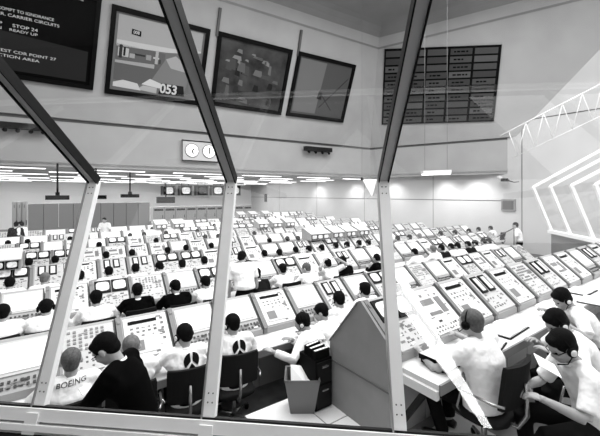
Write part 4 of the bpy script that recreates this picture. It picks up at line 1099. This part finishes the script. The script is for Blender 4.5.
c0 = mdl+LO*.092+nL*.05; inn = Vector((nL.x, nL.y, 0)).normalized()
f.hexa([c0-hl-inn*.10+Vector((0, 0, -.03)), c0+hl-inn*.10+Vector((0, 0, -.03)), c0+hl+inn*.5+Vector((0, 0, -.10)), c0-hl+inn*.5+Vector((0, 0, -.10)), c0-hl-inn*.10, c0+hl-inn*.10, c0+hl+inn*.5+Vector((0, 0, -.06)), c0-hl+inn*.5+Vector((0, 0, -.06))], M_BLACK)
o = f.build('trim_5'); fixn(o); struct(o, 'black ledge below the window sill')
f = MB(); w0 = c0-inn*.06; f.hexa([z_at(w0-hl, 0), z_at(w0+hl, 0), z_at(w0+hl+inn*.06, 0), z_at(w0-hl+inn*.06, 0), w0-hl, w0+hl, w0+hl+inn*.06, w0-hl+inn*.06], M_WALL); o = f.build('wall_window'); fixn(o); struct(o, 'wall under the viewing window')
# neighbouring bay with the same bent mullions, seen from its end
w2 = empty('window_2', W(8.08, .24, 12)); base = w2.location.copy(); struct(w2, 'bent window mullions of the neighbouring bay')
pts = [((px-HX)/F*z_, z_) for px, z_ in ((533, 12), (550, 10.9), (571, 9.8), (595, 8.7), (626, 7.6), (670, 6.5))]
f = MB(); g = MB(); gl = MB(); prev = None
LD = Vector((.36, 0, -1)); 
for xc, z_ in pts:
    r_ = W(xc, .24, z_); lo = (W(.42, -1, 0)-W(0, 0, 0)); lo.z = -1; lo = lo*1.5
    up_ = W(1.2, 1, -1)-W(0, 0, 0); up_.z = 1; up_ = up_*1.9
    f = MB(); f.bar(r_-base, r_+lo-base, .085, .085, (0, 0, 1), M_ALU); f.bar(r_-base, r_+up_-base, .085, .085, (0, 0, 1), M_ALU); f.build('bent_mullion', w2)
    if prev:
        gl.add([prev[0]-base, r_-base, r_+lo-base, prev[0]+prev[1]-base], [(0, 1, 2, 3)], M_GLASS); gl.add([prev[0]-base, r_-base, r_+up_-base, prev[0]+prev[2]-base], [(0, 1, 2, 3)], M_GLASS)
    prev = (r_, lo, up_)
gl.build('pane', w2)
a = W(pts[0][0], .24, pts[0][1])+lo; b = W(pts[-1][0], .24, pts[-1][1])+lo
d_ = (b-a).normalized(); nn_ = Vector((-d_.y, d_.x, 0)); nn_ = nn_ if nn_.x < 0 or nn_.dot(W(-1, 0, 0)-W(0, 0, 0)) > 0 else -nn_
f = MB(); f.obox(((a+b)/2)-Vector((0, 0, .04))-base, (b-a)/2, nn_*.12, Vector((0, 0, .05)), M_ALU); f.build('window_sill', w2)
f = MB(); lo_a, lo_b = a-Vector((0, 0, .09)), b-Vector((0, 0, .09))
f.hexa([z_at(lo_a, 0), z_at(lo_b, 0), z_at(lo_b, 0)-nn_*.1, z_at(lo_a, 0)-nn_*.1, lo_a, lo_b, lo_b-nn_*.1, lo_a-nn_*.1], mat(.55, .7, name='bay_wall')); o = f.build('wall_bay'); fixn(o); struct(o, 'low wall under the neighbouring bay window')

f = MB(); q0 = c0+inn*.5; bk = inn*21.5  # unseen viewing-room floor, added so the upper panes reflect something dark
f.hexa([z_at(q0-hl*3, 1.05), z_at(q0+hl*3, 1.05), z_at(q0+hl*3+bk, 1.05), z_at(q0-hl*3+bk, 1.05), z_at(q0-hl*3, 1.15), z_at(q0+hl*3, 1.15), z_at(q0+hl*3+bk, 1.15), z_at(q0-hl*3+bk, 1.15)], mat(.25, .9, name='viewing_room_carpet')); o = f.build('floor_viewing'); fixn(o); struct(o, 'unseen dark viewing-room floor, added to darken the pane reflections')
def vslab(d0, d1, z0, z1, v, s0=-13, s1=15):  # unseen dark slabs added to keep the bright world out of the reflections
    hu = hl.normalized(); f = MB(); a0, a1 = c0+hu*s0+inn*d0, c0+hu*s1+inn*d0; b0, b1 = c0+hu*s0+inn*d1, c0+hu*s1+inn*d1
    f.hexa([z_at(a0, z0), z_at(a1, z0), z_at(b1, z0), z_at(b0, z0), z_at(a0, z1), z_at(a1, z1), z_at(b1, z1), z_at(b0, z1)], mat(v, .9, spec=.1, name='viewing_room_paint')); return f
o = vslab(2.0, 22, EYE+1.15, EYE+1.25, .33).build('ceiling_viewing'); fixn(o); struct(o, 'unseen dark viewing-room ceiling, added to darken the pane reflections')
o = vslab(22, 22.2, 0, EYE+1.25, .33).build('wall_viewing'); fixn(o); struct(o, 'unseen dark viewing-room rear wall, added to darken the pane reflections')
for s_, nm in ((-13, 'wall_viewing_left'), (14.8, 'wall_viewing_right')):
    o = vslab(.5, 22, 0, EYE+1.25, .33, s_, s_+.2).build(nm); fixn(o); struct(o, 'unseen dark viewing-room side wall, added to darken the pane reflections')
# ceiling lamp of the viewing room, behind the viewer
def mirror_hit(px, py, h):
    g_ = on_plane(px, py, ridge(232), nL); d = ray(px, py); d = d-nL*2*d.dot(nL); return g_+d*((EYE+h-g_.z)/d.z)
a = mirror_hit(397, 284, 1.0); b = mirror_hit(488, 428, 1.0); root = empty('viewing_room_lamp', (a+b)/2); h_ = (b-a)/2; s_ = h_.normalized().cross(Vector((0, 0, 1)))
f = MB(); f.obox((0, 0, .05), h_*1.01, s_*.20, Vector((0, 0, .03)), M_WHITE); f.build('lamp_housing', root)
f = MB(); f.obox((0, 0, .01), h_, s_*.16, Vector((0, 0, .01)), mat(1.0, .5, emit=14, name='viewing_lamp_diffuser')); f.build('diffuser', root)
tag(root, 'long ceiling lamp of the viewing room, seen as a white streak in the glass', 'lamp')
# ================================================================== LIGHT AND CAMERA
def area(name, loc, sx, sy, power, rot=(0, 0, 0)):
    l = bpy.data.lights.new(name, 'AREA'); l.shape = 'RECTANGLE'; l.size = sx; l.size_y = sy; l.energy = power
    o = bpy.data.objects.new(name, l); COL.objects.link(o); o.location = loc; o.rotation_euler = rot
    tag(o, None, None, None, 'structure'); return o
area('hall_light', (5.5, 5.0, ZH-.3), 14, 7, 2200)
area('rear_ceiling_light', (5, 22, ZC-.12), 24, 20, 1500)
area('far_wall_fill', (4, BF-2.6, ZC-.15), 22, .8, 1100, (R(-50), 0, 0))  # unseen lamp added to brighten the far wall
for px, b in ((320, 0), (357, 0), (395, 0), (447, 0), (478, 0)):
    y = at_a(px, 186, AW).y
    l = bpy.data.lights.new('wall_washer', 'SPOT'); l.energy = 120; l.spot_size = R(120); l.spot_blend = .9; l.shadow_soft_size = .1
    o = bpy.data.objects.new('wall_washer', l); COL.objects.link(o); o.location = (AW-1.0, y, ZC-.1); o.rotation_euler = (0, R(-22), 0)
w = bpy.data.worlds.new('world'); SC.world = w; w.use_nodes = True
w.node_tree.nodes['Background'].inputs['Color'].default_value = (1, 1, 1, 1); w.node_tree.nodes['Background'].inputs['Strength'].default_value = 1.6
cam = bpy.data.cameras.new('camera'); co = bpy.data.objects.new('camera', cam); COL.objects.link(co)
co.location = O; co.rotation_euler = (R(90), 0, math.atan2(.817, .576)-PI/2)
cam.sensor_fit = 'HORIZONTAL'; cam.sensor_width = 36; cam.lens = 36*F/600; cam.shift_y = -(218-HY)/600; cam.clip_start = .05; cam.clip_end = 200
SC.camera = co
SC.view_settings.view_transform = 'Standard'; SC.view_settings.look = 'None'; SC.view_settings.gamma = 1; SC.view_settings.use_curve_mapping = False
SC.view_settings.exposure = 0.2
